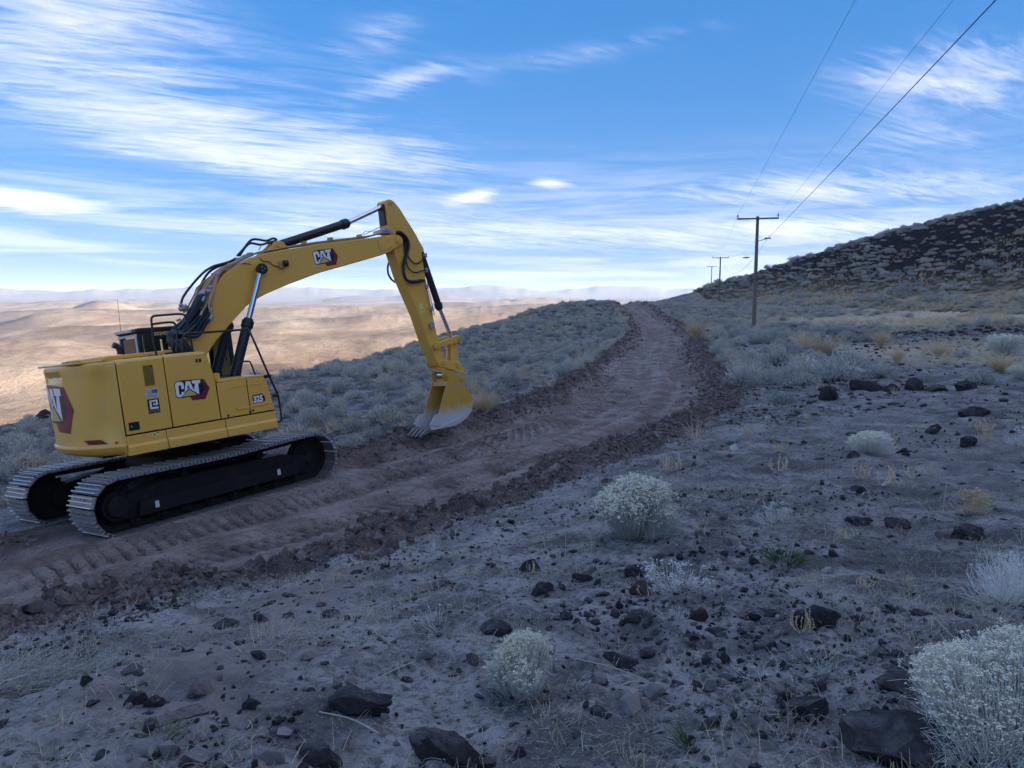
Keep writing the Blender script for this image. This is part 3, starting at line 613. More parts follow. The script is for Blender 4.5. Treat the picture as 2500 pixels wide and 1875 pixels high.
LAY = [('bg', 1, 0.0), ('red', 2, 0.0004), ('C', 0, 0.0010), ('A', 0, 0.0010), ('hole', 1, 0.0016), ('T', 0, 0.0010), ('edge', 1, 0.0022), ('tri', 3, 0.0028)]
LM = ['white_ink', 'black_ink', 'red_ink', 'gold_ink']
def subdiv_x(poly, n=1):
    out = []
    for i in range(len(poly)):
        a, b = poly[i], poly[(i + 1) % len(poly)]
        for k in range(n): f = k / n; out.append((a[0] + (b[0] - a[0]) * f, a[1] + (b[1] - a[1]) * f))
    return out
def logo(name, fn, parent, n=1, alt=None):
    g = G()
    for key, mi, off in LAY:
        P = subdiv_x((alt or {}).get(key, LU[key]), n); a = sum(P[i][0] * P[(i + 1) % len(P)][1] - P[(i + 1) % len(P)][0] * P[i][1] for i in range(len(P)))
        if a < 0: P = P[::-1]
        if n > 1:                                      # lay on a curved face: cut into slices so that it follows it
            me_ = bmesh.new(); f_ = me_.faces.new([me_.verts.new((u, v, 0)) for u, v in P])
            for cx in np.linspace(0.03, 0.99, 33): bmesh.ops.bisect_plane(me_, geom=me_.verts[:] + me_.edges[:] + me_.faces[:], plane_co=(cx, 0, 0), plane_no=(1, 0, 0))
            me_.verts.index_update(); g.add([fn(v.co.x, v.co.y, off) for v in me_.verts], [tuple(v.index for v in f.verts) for f in me_.faces], mi); me_.free()
        else: g.flat([fn(u, v, off) for u, v in P], mi)
    return U(g, name, LM, parent)
def cw_pt(yy, z, off):
    a = yy / 1.85
    for _ in range(12): a = math.asin(max(-1, min(1, yy / (float(cw_r(z)) - cw_flat(a)))))
    r = float(cw_r(z)) - cw_flat(a) + off; return (-r * math.cos(a), r * math.sin(a), z)
logo('rear_logo', lambda u, v, o: cw_pt(0.60 - 1.20 * u, 1.432 + 0.735 * v, 0.005 + o), CW, n=2)
g = G()                                               # dark red reflector strips and round markers, both sides
for sgn in (1, -1):
    P = [(0.74, 1.322), (1.05, 1.322), (1.15, 1.250), (0.83, 1.250)]
    for i in range(10):
        f0, f1 = i / 10, (i + 1) / 10; tp = lambda f: (P[0][0] + (P[1][0] - P[0][0]) * f, P[0][1]); bt = lambda f: (P[3][0] + (P[2][0] - P[3][0]) * f, P[3][1])
        quad = [bt(f0), bt(f1), tp(f1), tp(f0)]; quad = [cw_pt(-sgn * a, z, 0.009) for a, z in quad]; g.flat(quad if sgn < 0 else quad[::-1])
    U(g, 'reflector', 'dark_red', CW); g = G()
for sgn in (1, -1):
    c0 = np.array(cw_pt(-sgn * 1.255, 1.245, 0.0)); c1 = np.array(cw_pt(-sgn * 1.255, 1.245, 0.006)); U(G().cyl(c0, c1, 0.032, n=20), 'round_marker', 'signal_red', CW)
# side panels: separate plates with open gaps between them
def plate(name, poly, mats='yellow', y0=Y0, th=0.03, bevel=0.012, parent=EX, mirror=False):
    if mirror: return U(G().prism(poly, -y0 - th, -y0), name, mats, parent, bevel)
    return U(G().prism(poly, y0, y0 + th), name, mats, parent, bevel)
gap = 0.007
d1 = plate('engine_door', [(-1.215 + gap, 1.345 + gap), (-0.525 - gap, 1.345 + gap), (-0.525 - gap, 2.42), (-1.215 + gap, 2.42)])
d2 = plate('engine_door', [(-0.525 + gap, 1.345 + gap), (0.25 - gap, 1.345 + gap), (0.245 - gap, 1.91), (0.228, 2.06), (0.165, 2.33), (0.135, 2.42), (-0.525 + gap, 2.42)])
plate('engine_door', [(-1.215 + gap, 1.345 + gap), (-0.3 - gap, 1.345 + gap), (-0.3 - gap, 2.42), (-1.215 + gap, 2.42)], mirror=True)
b1 = plate('tool_box_door', [(0.25 + gap, 1.345 + gap), (0.765 - gap, 1.345 + gap), (0.765 - gap, 1.935), (0.25 + gap, 1.93)])
b2 = plate('tool_box_door', [(0.765 + gap, 1.345 + gap), (1.205, 1.345 + gap), (1.18, 1.45), (1.115, 1.86), (1.08, 1.925), (0.765 + gap, 1.935)])
def skirt(x0, x1, mirror=False):
    prof = [(0, 1.04), (0, 1.165), (0.026, 1.195), (0.034, 1.198), (0.034, 1.330), (0.11, 1.330), (0.11, 1.04)]
    s_ = -1 if mirror else 1; V = []; n = len(prof)
    for xx in (x0, x1): V += [(xx, s_ * (Y0 - 0.028 + d), z) for d, z in prof]
    Fs = [tuple(range(n)), tuple(range(2 * n - 1, n - 1, -1))] + [(i, i + n, (i + 1) % n + n, (i + 1) % n) for i in range(n)]
    if not mirror: Fs = [f[::-1] for f in Fs]
    U(G().add(V, Fs), 'side_skirt', 'yellow', bevel=0.008)
for a_, b_ in ((-1.218, -0.640), (-0.630, 0.308), (0.318, 1.205)): skirt(a_, b_)
skirt(-1.218, -0.2, True); skirt(-0.19, 1.25, True)
# hood: rim, top, raised cover
g = G(); pr = [(Y0 + 0.001, 2.423), (Y0 + 0.008, 2.448), (Y0 + 0.045, 2.470), (Y0 + 0.10, 2.478), (0, 2.484), (-Y0 - 0.10, 2.478), (-Y0 - 0.045, 2.470), (-Y0 - 0.008, 2.448), (-Y0 - 0.001, 2.423)]
V = []; xs = [-1.218, -0.532]
for xx in xs: V += [(xx, y_, z_) for y_, z_ in pr]
n = len(pr); g.add(V, [(i, i + n, i + n + 1, i + 1)[::-1] for i in range(n - 1)] + [tuple(range(n)), tuple(range(2 * n - 1, n - 1, -1))]); U(g, 'hood', 'yellow', sharp=50)
g = G(); V = []
for xx, dz in ((-0.518, 0), (0.06, 0.0), (0.115, -0.006), (0.14, -0.03)): V += [(xx, min(y_, 0.40), z_ + dz * (1 if z_ > 2.43 else 0)) for y_, z_ in pr[:6]]
n = 6; g.add(V, [(j * n + i, (j + 1) * n + i, (j + 1) * n + i + 1, j * n + i + 1)[::-1] for j in range(3) for i in range(n - 1)] + [tuple(range(n)), tuple(range(4 * n - 1, 3 * n - 1, -1))]); U(g, 'hood', 'yellow', sharp=50)
g = G(); V = []                                      # sloped front face of the engine bay
pf = [(0.140, 2.424), (0.168, 2.33), (0.231, 2.06), (0.248, 1.91)]
for x_, z_ in pf: V += [(x_, Y0 + 0.004, z_), (x_, -0.50, z_)]
g.add(V, [(2 * i, 2 * i + 2, 2 * i + 3, 2 * i + 1)[::-1] for i in range(3)]); U(g, 'bay_front', 'yellow')
U(G().box(-1.66, -1.24, -0.95, 0.95, 2.470, 2.505).box(-1.22, -0.58, -0.98, 0.98, 2.486, 2.548), 'hood_cover', 'yellow', bevel=0.015)
g = G().box(-0.50, -0.18, -0.92, -0.15, 2.486, 2.548); U(g, 'hood_cover', 'yellow', bevel=0.015)
for yy in (-0.70, -0.35): U(G().box(-1.62, -1.5, yy - 0.09, yy + 0.09, 2.506, 2.53), 'hood_latch', 'tan_pipe', bevel=0.006)
U(G().box(-0.30, -0.06, -1.02, -0.70, 2.486, 2.508).cyl((-0.16, -0.86, 2.508), (-0.16, -0.86, 2.57), 0.05, n=14), 'filler_cap', ['dark_steel'], bevel=0.006)
# tool box top, step and front
g = G().prism([(0.27, 1.936), (1.075, 1.926), (1.10, 1.955), (1.06, 1.975), (0.27, 1.985)], Y0 + 0.004, -0.62); U(g, 'tool_box_top', 'yellow', bevel=0.012)
g = G(); g.add([(1.205, Y0 + 0.03, 1.06), (1.205, -0.62, 1.06), (1.205, -0.62, 1.36), (1.205, Y0 + 0.03, 1.36), (1.115, -0.62, 1.90), (1.115, Y0 + 0.03, 1.90)], [(0, 1, 2, 3), (3, 2, 4, 5)]); U(g, 'tool_box_front', 'yellow')
U(G().box(0.27, 0.37, Y0 + 0.10, Y0 + 0.24, 1.986, 2.09), 'lifting_eye', 'yellow', bevel=0.008)
# pressed ribs of the tool box doors
def rib(name, pts, w, parent, mi='crease'):
    P = [q(C2, p, Y0 - 0.002) for p in pts]; U(G().tube(catmull(P, 6), w, 6), name, mi, parent)
rib('pressed_rib', [(1090, 915), (1125, 935), (1280, 905)], 0.012, b1); rib('pressed_rib', [(1310, 898), (1420, 880), (1525, 855)], 0.012, b2)
rib('pressed_rib', [(985, 650), (1090, 630), (1225, 610)], 0.007, b1, 'yellow'); rib('pressed_rib', [(1265, 603), (1340, 597), (1425, 588)], 0.007, b2, 'yellow')
for p, pa in (((980, 1020), b1), ((1272, 968), b1), ((1316, 950), b2)):
    c_ = q(C2, p, Y0); U(G().cyl((c_[0], Y0 + 0.004, c_[2]), (c_[0], Y0 - 0.008, c_[2]), 0.018, n=12), 'latch', 'black_paint', pa)
# decals on the doors
def rect_on(c_, p0, p1): a, b = q(c_, p0, Y0), q(c_, p1, Y0); return a[0], b[0], b[2], a[2]
logo('door_logo', lambda u, v, o: (-0.41 + 0.53 * u, Y0 - 0.003 - o, 1.71 + 0.33 * v), d2)
def decal(name, mats, parts, parent):
    g = G()
    for (x0, x1, z0, z1), mi, off in parts: g.flat([(x0, Y0 - 0.003 - off, z0), (x1, Y0 - 0.003 - off, z0), (x1, Y0 - 0.003 - off, z1), (x0, Y0 - 0.003 - off, z1)], mi)
    return U(g, name, mats, parent)
U(G().box(-0.845, -0.70, Y0 - 0.004, Y0 + 0.002, 2.04, 2.35), 'vent_screen', 'vent_mesh', d1)
fx0, fx1, fz0, fz1 = -0.855, -0.672, 1.858, 1.982; parts = [((fx0, fx1, fz0, fz1), 0, 0)]
hh = (fz1 - fz0 - 0.012) / 13
for i in range(0, 13, 2): parts.append(((fx0 + 0.006, fx1 - 0.006, fz0 + 0.006 + i * hh, fz0 + 0.006 + (i + 1) * hh), 1, 0.0008))
parts.append(((fx1 - 0.006 - 0.085, fx1 - 0.006, fz0 + 0.006 + 6 * hh, fz1 - 0.006), 2, 0.0016))
decal('flag_sticker', ['white_ink', 'red_ink', 'flag_blue'], parts, d1)
ex0, ez0, es = -0.852, 1.660, 0.172; parts = [((ex0, ex0 + es, ez0, ez0 + es), 0, 0)]
for bx in ((0.16, 0.88, 0.74, 0.90), (0.16, 0.34, 0.10, 0.90), (0.16, 0.88, 0.10, 0.28), (0.72, 0.88, 0.44, 0.90), (0.48, 0.88, 0.42, 0.56), (0.48, 0.60, 0.42, 0.64)):
    parts.append(((ex0 + es * bx[0], ex0 + es * bx[1], ez0 + es * bx[2], ez0 + es * bx[3]), 1, 0.0008 + 0.0001 * bx[0]))
decal('dealer_sticker', ['black_ink', 'white_ink'], parts, d1)
def text_on(name, txt, size, x, z, mat_, parent, offset=0.0, sx=1.0, off=0.004, plane=None, width=None, slope=0.0):
    V, Fs, w, h = text_mesh(txt, size, offset, sx); k = 1.0 if width is None else width / w
    if plane is None: plane = lambda u, v: (x + u, Y0 - off, z + v)
    return U(G().add([plane(a * k, b + a * k * slope) for a, b in V], Fs), name, mat_, parent)
text_on('dealer_lettering', 'EMPIRE', 0.055, -0.852, 1.612, 'black_ink', d1, 0.0025, width=0.172)
text_on('model_number_outline', '325', 0.155, 0.828, 1.512, 'black_ink', b2, 0.020, width=0.188, off=0.0035)
P325 = [(1.00, 1.515), (1.035, 1.525), (1.052, 1.57), (1.035, 1.625), (1.0, 1.632)]
U(G().flat([(a, Y0 - 0.003, z) for a, z in P325]), 'model_badge', 'dark_red', b2)
text_on('model_number', '325', 0.150, 0.838, 1.521, 'white_ink', b2, 0.007, width=0.168, off=0.0058)
decal('service_port', ['black_ink', 'light_grey'], [((-1.165, -1.012, 1.405, 1.53), 0, 0), ((-1.135, -1.118, 1.462, 1.478), 1, 0.001)], d1)
g = G(); g.flat([(-1.165, Y0 - 0.0022, 1.54), (-1.01, Y0 - 0.0022, 1.54), (-1.015, Y0 - 0.0022, 1.76), (-1.04, Y0 - 0.0022, 1.79), (-1.165, Y0 - 0.0022, 1.78)]); U(g, 'rub_patch', 'tan_pipe', d1) if False else None
decal('small_marker', ['dark_red', 'black_ink'], [((-0.035, 0.0, 2.30, 2.36), 0, 0), ((0.018, 0.055, 2.30, 2.36), 1, 0)], d2)
w_ = rect_on(C1, (1610, 1215), (1725, 1155)); yy = Y0 + 0.006
g = G(); g.flat([(-0.845, yy - 0.002, 1.268), (-0.725, yy - 0.002, 1.268), (-0.725, yy - 0.002, 1.32), (-0.845, yy - 0.002, 1.32)]); g.flat([(-0.835, yy - 0.003, 1.28), (-0.80, yy - 0.003, 1.28), (-0.8175, yy - 0.003, 1.31)], 1); g.flat([(-0.79, yy - 0.003, 1.305), (-0.735, yy - 0.003, 1.305), (-0.735, yy - 0.003, 1.314), (-0.79, yy - 0.003, 1.314)], 1)
U(g, 'warning_label', ['label_yellow', 'black_ink'])

# --- cab on the far side
g = G(); cx0, cx1, cy0, cy1 = -0.20, 1.50, 0.47, 1.38
g.box(cx0, cx1, cy0, cy1, 1.22, 1.95); g.box(cx0, cx0 + 0.09, cy0, cy0 + 0.10, 1.95, 2.90); g.box(cx0, cx0 + 0.09, cy1 - 0.10, cy1, 1.95, 2.90); g.box(cx1 - 0.09, cx1, cy0, cy0 + 0.06, 1.95, 2.86); g.box(cx1 - 0.09, cx1, cy1 - 0.06, cy1, 1.95, 2.86)
g.box(cx0 + 0.1, cx0 + 0.38, cy0, cy0 + 0.05, 1.95, 2.9); g.box(cx0 + 0.38, cx1 - 0.09, cy0, cy0 + 0.05, 2.76, 2.9); g.box(0.55, 0.65, cy1 - 0.06, cy1, 1.95, 2.9); g.box(cx0, cx0 + 0.05, cy0 + 0.1, cy1 - 0.1, 1.95, 2.5)
CAB = U(g, 'cab', 'black_paint', bevel=0.015)
U(G().prism([(cx0 - 0.03, 2.90), (cx1 + 0.02, 2.86), (cx1 - 0.08, 2.965), (cx0 + 0.04, 2.985), (cx0 - 0.03, 2.96)], cy0 - 0.01, cy1 + 0.01), 'cab_roof', 'black_paint', CAB, 0.02)
U(G().box(cx0 - 0.06, cx0 - 0.032, cy0 + 0.12, cy1 + 0.01, 2.925, 2.975).box(cx0 - 0.012, cx0 - 0.002, cy0 + 0.0, cy1, 2.84, 2.885).box(cx0 - 0.012, cx0 - 0.002, cy0 + 0.02, cy0 + 0.09, 2.40, 2.84), 'cab_trim', 'light_grey', CAB, 0.006)
U(G().box(cx0 + 0.02, cx0 + 0.03, cy0 + 0.1, cy1 - 0.1, 2.5, 2.82), 'rear_window', 'dark_glass', CAB)
U(G().box(cx0 + 0.38, cx1 - 0.09, cy0 + 0.02, cy0 + 0.03, 1.95, 2.76), 'side_window', 'glass', CAB)
U(G().box(cx0 + 0.1, cx1 - 0.09, cy1 - 0.03, cy1 - 0.02, 1.95, 2.9), 'side_window', 'glass', CAB)
U(G().box(cx1 - 0.05, cx1 - 0.04, cy0 + 0.06, cy1 - 0.06, 1.5, 2.86), 'front_window', 'glass', CAB)
text_on('fleet_number', 'E502455', 0.085, 0, 0, 'label_yellow', CAB, 0.002, plane=lambda u, v: (0.05 + u, cy0 - 0.004, 2.83 + v), width=0.30)
U(G().box(0.35, 0.72, 0.68, 1.12, 1.95, 2.3).box(0.35, 0.47, 0.72, 1.08, 2.3, 2.48), 'seat', 'rubber', CAB, 0.04)
U(G().tube(catmull([q(C5, (242, 915), -0.05), q(C5, (236, 860), -0.05), q(C5, (205, 810), -0.05), q(C5, (140, 785), -0.05)], 6), 0.05, 12), 'exhaust_pipe', 'black_paint')
U(G().tube([(-0.19, 1.25, 2.96), (-0.185, 1.25, 3.0), (-0.165, 1.25, 3.56)], [0.006, 0.004, 0.003], 6), 'antenna', 'black_paint')

# --- hand rails
def rail(pts, r=0.018, name='handrail', n=5): return U(G().tube(catmull(pts, n), r, 8), name, 'black_paint')
ry = -1.18
def qs(c_, P, y): return [q(c_, p, y) for p in P]
rail([np.array([-0.535, ry, 2.46])] + qs(C5, [(690, 740), (672, 560), (662, 440), (685, 400), (740, 390), (900, 377), (1040, 368), (1110, 385), (1140, 430), (1160, 560), (1190, 700), (1225, 880)], ry))
rail(qs(C5, [(668, 508), (800, 488), (930, 480), (975, 497), (1000, 560), (1010, 640), (1000, 880)], ry + 0.12))
rail(qs(C5, [(1085, 870), (1080, 720), (1100, 660), (1150, 632), (1300, 622), (1620, 600), (1900, 580), (1965, 572)], ry - 0.05) + qs(C2, [(1330, 20), (1420, 225), (1530, 480)], -1.30))
rail(qs(C2, [(1530, 480), (1590, 610), (1650, 745), (1675, 880), (1695, 1040), (1692, 1090), (1650, 1110)], -1.31))
U(G().tube([q(C2, (1450, 495), -1.15), q(C2, (1545, 487), -1.31)], 0.03, 8), 'rail_bracket', 'black_paint')
U(G().tube([q(C2, (1575, 750), -1.27), q(C2, (1655, 745), -1.31)], 0.028, 8), 'rail_bracket', 'black_paint')
rail(qs(C2, [(1142, 510), (1132, 420), (1122, 340), (1135, 305), (1175, 294), (1240, 286), (1275, 300), (1300, 350), (1330, 430), (1357, 495)], -0.85), 0.015)
rail(qs(C2, [(1215, 0), (1190, 70), (1165, 170), (1130, 240), (1105, 265)], -0.6), 0.012)

# --- boom
BW = 0.255
boom_poly = [(0.10, 1.85), (0.05, 2.0), (0.10, 2.2), (0.25, 2.48), (0.42, 2.74), (0.75, 3.25), (0.98, 3.58), (1.15, 3.77), (1.35, 3.90), (1.58, 4.0), (1.89, 4.115), (2.35, 4.195), (3.16, 4.305), (4.44, 4.425), (4.85, 4.478), (5.10, 4.488), (5.18, 4.475), (5.245, 4.43), (5.265, 4.37), (5.25, 4.31), (5.20, 4.265), (5.12, 4.235),
             (4.80, 4.10), (4.60, 4.05), (3.88, 3.90), (3.07, 3.735), (2.41, 3.55), (1.93, 3.395), (1.64, 3.275), (1.49, 3.18), (1.19, 2.92), (0.85, 2.615), (0.66, 2.40), (0.45, 2.05), (0.35, 1.88), (0.22, 1.80)]
BOOM = U(G().prism(boom_poly, -BW, BW), 'boom', 'yellow', bevel=0.014)
for s_ in (-1, 1): U(G().cyl((5.145, s_ * BW * 0.9, 4.365), (5.145, s_ * (BW + 0.03), 4.365), 0.085, n=24).cyl((5.145, s_ * (BW + 0.03), 4.365), (5.145, s_ * (BW + 0.042), 4.365), 0.05, n=18), 'stick_pivot', 'yellow', BOOM)
for s_ in (-1, 1):
    P = [q(C7, p, -BW) for p in [(340, 640), (480, 610), (555, 720), (540, 735), (400, 795), (370, 770)]]; y0 = s_ * BW
    U(G().prism([(p[0], p[2]) for p in P], min(y0, y0 + s_ * 0.014), max(y0, y0 + s_ * 0.014)), 'boom_plate', 'yellow', BOOM, 0.006)
    c_ = q(C6, (1420, 650), -BW); U(G().cyl((1.83, s_ * BW, 3.86), (1.83, s_ * (BW + 0.035), 3.86), 0.15, 0.13, 28), 'pin_boss', 'yellow', BOOM)
U(G().box(3.06, 3.064, -BW - 0.003, BW + 0.003, 3.75, 4.28), 'weld_seam', 'yellow', BOOM) if False else None
_a = q(C6, (1990, 440), -BW)
bl0 = np.array(up((743, 623), -BW)); bl1 = np.array(up((812, 633), -BW))
bang = math.atan2(0.115, 0.79)
def boomlogo(u, v, o):
    uu, vv = u * 0.545, (v - 0.5) * 0.335; ce = np.array([3.30, 4.03]); ca, sa = math.cos(bang), math.sin(bang)
    return (ce[0] + (uu - 0.27) * ca - vv * sa, -BW - 0.003 - o, ce[1] + (uu - 0.27) * sa + vv * ca)
logo('boom_logo', boomlogo, BOOM)
wl = q(C6, (1690, 590), -BW); U(G().box(wl[0] - 0.05, wl[0] + 0.05, -BW - 0.06, -BW, wl[2] - 0.07, wl[2] + 0.07), 'lamp_bracket', 'tan_pipe', BOOM, 0.006)
wl2 = q(C6, (1750, 572), -BW - 0.06); U(G().cyl((wl2[0] - 0.05, -BW - 0.07, wl2[2]), (wl2[0] + 0.04, -BW - 0.10, wl2[2]), 0.062, n=18), 'work_lamp', 'black_paint', BOOM, 0.006)
U(G().tube(catmull(qs(C6, [(1410, 500), (1450, 540), (1530, 548), (1580, 590), (1660, 620)], -BW - 0.012), 6), 0.008, 6), 'lamp_cable', 'hose', BOOM)
U(G().tube(catmull(qs(C6, [(1160, 575), (1220, 572), (1300, 590), (1370, 635)], -BW - 0.012), 6), 0.006, 6), 'lamp_cable', 'hose', BOOM)
# stick cylinder brackets on top of the boom
for s_ in (-0.13, 0.09): U(G().prism([(1.95, 4.10), (2.62, 4.20), (2.50, 4.36), (2.42, 4.40), (2.32, 4.38), (2.24, 4.30)], s_, s_ + 0.04), 'cylinder_bracket', 'yellow', BOOM, 0.01)
U(G().cyl((2.40, -0.17, 4.31), (2.40, 0.17, 4.31), 0.05, n=16), 'bracket_pin', 'yellow', BOOM)
# boom-top pipes
def ptube(name, pts, r, m_, parent=BOOM, n=8, smooth=6): return U(G().tube(catmull(pts, smooth), r, n), name, m_, parent)
for i, yy in enumerate((-0.20, -0.15, 0.15, 0.20)):
    ptube('boom_pipe', [(1.20 + 0.02 * i, yy, 3.85), (1.60, yy, 4.055), (1.90, yy, 4.165), (2.40, yy, 4.245), (3.16, yy, 4.345), (4.30, yy, 4.455), (4.62, yy, 4.50), (4.85, yy, 4.56)], 0.017, 'tan_pipe')
for xx, zz in ((1.75, 4.13), (2.9, 4.33), (3.5, 4.40), (4.2, 4.46)): U(G().box(xx - 0.035, xx + 0.035, -0.235, -0.115, zz - 0.03, zz + 0.04), 'pipe_clamp', 'tan_pipe', BOOM, 0.005)
ptube('guard_wire', qs(C7, [(120, 580), (180, 518), (262, 530)], -0.1), 0.008, 'zinc', smooth=1); ptube('guard_wire', qs(C7, [(150, 575), (370, 468), (470, 488)], -0.1), 0.008, 'zinc', smooth=1)
U(G().box(4.72, 5.02, -0.24, 0.05, 4.52, 4.60).box(4.80, 4.90, -0.26, -0.18, 4.56, 4.64), 'hose_manifold', 'zinc', BOOM, 0.01)

# --- cylinders
def cylinder(name, p0, pm, p1, rb, rr, collar=True, col='black_paint'):
    p0, pm, p1 = map(np.asarray, (p0, pm, p1)); d = (p1 - p0) / np.linalg.norm(p1 - p0)
    g = G().cyl(p0 - d * 0.06, pm, rb, n=24)
    if collar: g.cyl(pm - d * 0.13, pm - d * 0.005, rb * 1.22, n=24); g.cyl(pm - d * 0.005, pm + d * 0.035, rb * 0.95, n=20)
    b = U(g, name, col, bevel=0.006); U(G().cyl(pm + d * 0.02, p1, rr, n=20), 'cylinder_rod', 'chrome', b)
    U(G().cyl(p1 - np.array([0, rr * 1.3, 0]), p1 + np.array([0, rr * 1.3, 0]), rr * 1.45, n=20), 'rod_eye', col, b); return b
for yy in (-0.40, 0.40):
    a0 = np.array([0.86, yy, 1.55]); a1 = np.array([1.815, yy, 3.84]); am = np.array([1.36, yy, 2.93]); am[0] = a0[0] + (a1[0] - a0[0]) * (am[2] - a0[2]) / (a1[2] - a0[2])
    b_ = cylinder('boom_cylinder', a0, am, a1, 0.088, 0.052)
    U(G().cyl((1.815, yy - math.copysign(0.08, -yy) * -1 * 0, 3.84), (1.815, yy * 1.17, 3.84), 0.10, n=22).cyl((1.815, yy * 1.17, 3.84), (1.815, yy * 1.2, 3.84), 0.085, n=18), 'pin_cap', 'black_paint', b_, 0.005)
    for k in range(3):
        a = 2 * math.pi * k / 3; U(G().cyl((1.815 + 0.035 * math.cos(a), yy * 1.2, 3.84 + 0.035 * math.sin(a)), (1.815 + 0.035 * math.cos(a), yy * 1.205, 3.84 + 0.035 * math.sin(a)), 0.012, n=8), 'cap_bolt', 'zinc', b_)
    ln = [(0.95 + 0.13, yy, 1.75), (1.30, yy - 0.02, 2.55), (1.33, yy - 0.02, 2.68)]; U(G().tube(ln, 0.014, 6), 'oil_line', 'hose', b_)
cylinder('stick_cylinder', (2.40, 0, 4.31), (4.06, 0, 4.762), (5.06, 0, 5.145), 0.085, 0.05)
U(G().box(2.55, 3.95, 0.06, 0.09, 4.44, 4.46), 'oil_line', 'hose') if False else None

# --- stick, links, coupler, bucket
SKW = 0.165
stick_poly = [(4.985, 5.20), (5.02, 5.235), (5.11, 5.255), (5.19, 5.225), (5.26, 5.16), (5.35, 5.06), (5.71, 4.50), (5.80, 4.33), (5.87, 4.22), (5.885, 4.17), (5.86, 4.125), (5.80, 4.12), (5.795, 3.95), (5.92, 2.71), (5.98, 2.20), (6.04, 1.98), (6.10, 1.72), (6.105, 1.63), (6.06, 1.56), (5.99, 1.545), (5.92, 1.58), (5.88, 1.66),
              (5.69, 2.14), (5.53, 2.74), (5.22, 3.53), (5.05, 4.18), (4.985, 4.60), (5.0, 5.0)]
STK = U(G().prism(stick_poly, -SKW, SKW), 'stick', 'yellow', bevel=0.014)
for yy in (-0.13, 0.07): U(G().prism([(5.0, 5.16), (5.02, 5.27), (5.11, 5.30), (5.20, 5.26), (5.27, 5.15), (5.16, 4.75), (5.0, 4.68)], yy - 0.02, yy + 0.06), 'stick_ear', 'yellow', STK, 0.01) if False else None
U(G().cyl((5.10, -SKW - 0.012, 5.15), (5.10, SKW + 0.012, 5.15), 0.045, n=20), 'stick_ear_pin', 'tan_pipe', STK)
g = G(); g.box(4.955, 4.99, -0.10, 0.10, 4.72, 5.16); U(g, 'stick_slot', 'black_paint', STK)
P = [q(C7, p, -SKW) for p in [(525, 430), (560, 260), (575, 220), (600, 208), (640, 225), (860, 570), (935, 760), (940, 860), (980, 1130), (760, 1240), (690, 1000), (660, 800), (700, 560)]]
U(G().prism([(a[0], a[2]) for a in P], -SKW - 0.008, -SKW), 'stick_plate', 'yellow', STK, 0.004)
cylinder('bucket_cylinder', (5.895, 0, 4.20), (6.272, 0, 2.86), (6.54, 0, 2.13), 0.075, 0.042)
def link_arm(name, a, b, y0, y1, w0, w1):
    a, b = np.array(a), np.array(b); d = (b - a) / np.linalg.norm(b - a); n_ = np.array([-d[1], d[0]]); out = []
    for k in range(9): t = math.pi / 2 + math.pi * k / 8; out.append(tuple(a + w0 * (math.cos(t) * d + math.sin(t) * n_)))
    for k in range(9): t = -math.pi / 2 + math.pi * k / 8; out.append(tuple(b + w1 * (math.cos(t) * d + math.sin(t) * n_)))
    return U(G().prism(out, y0, y1), name, 'yellow', bevel=0.008)
for s_ in (-1, 1):
    y0, y1 = sorted((s_ * 0.175, s_ * 0.225)); la = link_arm('idler_link', (5.88, 2.03), (6.545, 2.13), y0, y1, 0.05, 0.085)
    U(G().cyl((5.88, s_ * 0.165, 2.03), (5.88, s_ * 0.25, 2.03), 0.085, n=22).cyl((5.88, s_ * 0.25, 2.03), (5.88, s_ * 0.262, 2.03), 0.04, n=14), 'link_pin', 'yellow', la, 0.005)
    U(G().cyl((6.545, s_ * 0.2, 2.13), (6.545, s_ * 0.24, 2.13), 0.05, n=18), 'link_pin', 'yellow', la)
pl = link_arm('power_link', (6.545, 2.13), (6.44, 1.54), -0.12, -0.06, 0.075, 0.09); link_arm('power_link', (6.545, 2.13), (6.44, 1.54), 0.06, 0.12, 0.075, 0.09)
U(G().cyl((6.545, -0.24, 2.13), (6.545, 0.24, 2.13), 0.04, n=14), 'power_link_pin', 'bright_steel', pl)
cp_poly = [tuple(q(C8, p, -0.21)[[0, 2]]) for p in [(555, 590), (575, 555), (615, 545), (680, 562), (770, 568), (825, 565), (855, 610), (890, 675), (890, 735), (800, 710), (740, 680), (640, 655), (580, 640)]]
lc_poly = [tuple(q(C8, p, -0.21)[[0, 2]]) for p in [(612, 740), (622, 695), (665, 675), (710, 690), (790, 735), (885, 745), (890, 800), (870, 835), (835, 840), (800, 850), (760, 785), (720, 790), (690, 865), (640, 800)]]
g = G().prism(cp_poly, -0.22, -0.18).prism(cp_poly, 0.18, 0.22).box(6.05, 6.55, -0.18, 0.18, 1.42, 1.50)
QC = U(g, 'quick_coupler', 'yellow', bevel=0.01)
for c_, rr in (((632, 592), 0.075), ((812, 615), 0.08)):
    p = q(C8, c_, -0.22)
    for s_ in (-1, 1): U(G().cyl((p[0], s_ * 0.20, p[2]), (p[0], s_ * 0.245, p[2]), rr, n=22).cyl((p[0], s_ * 0.245, p[2]), (p[0], s_ * 0.258, p[2]), rr * 0.45, n=6), 'coupler_pin', 'yellow', QC, 0.005)
BH = 0.27
bk = [(6.05, 1.24), (6.18, 1.30), (6.36, 1.16), (6.52, 1.03), (6.64, 0.88), (6.715, 0.73), (6.725, 0.58), (6.66, 0.43), (6.53, 0.32), (6.36, 0.24), (6.10, 0.18), (5.80, 0.185), (5.40, 0.20)]   # back curve, near plane
mouth = [(5.40, 0.33), (5.55, 0.45), (5.68, 0.52), (5.82, 0.80), (5.97, 1.08), (6.0, 1.15)]
side_poly = bk + mouth
g = G()
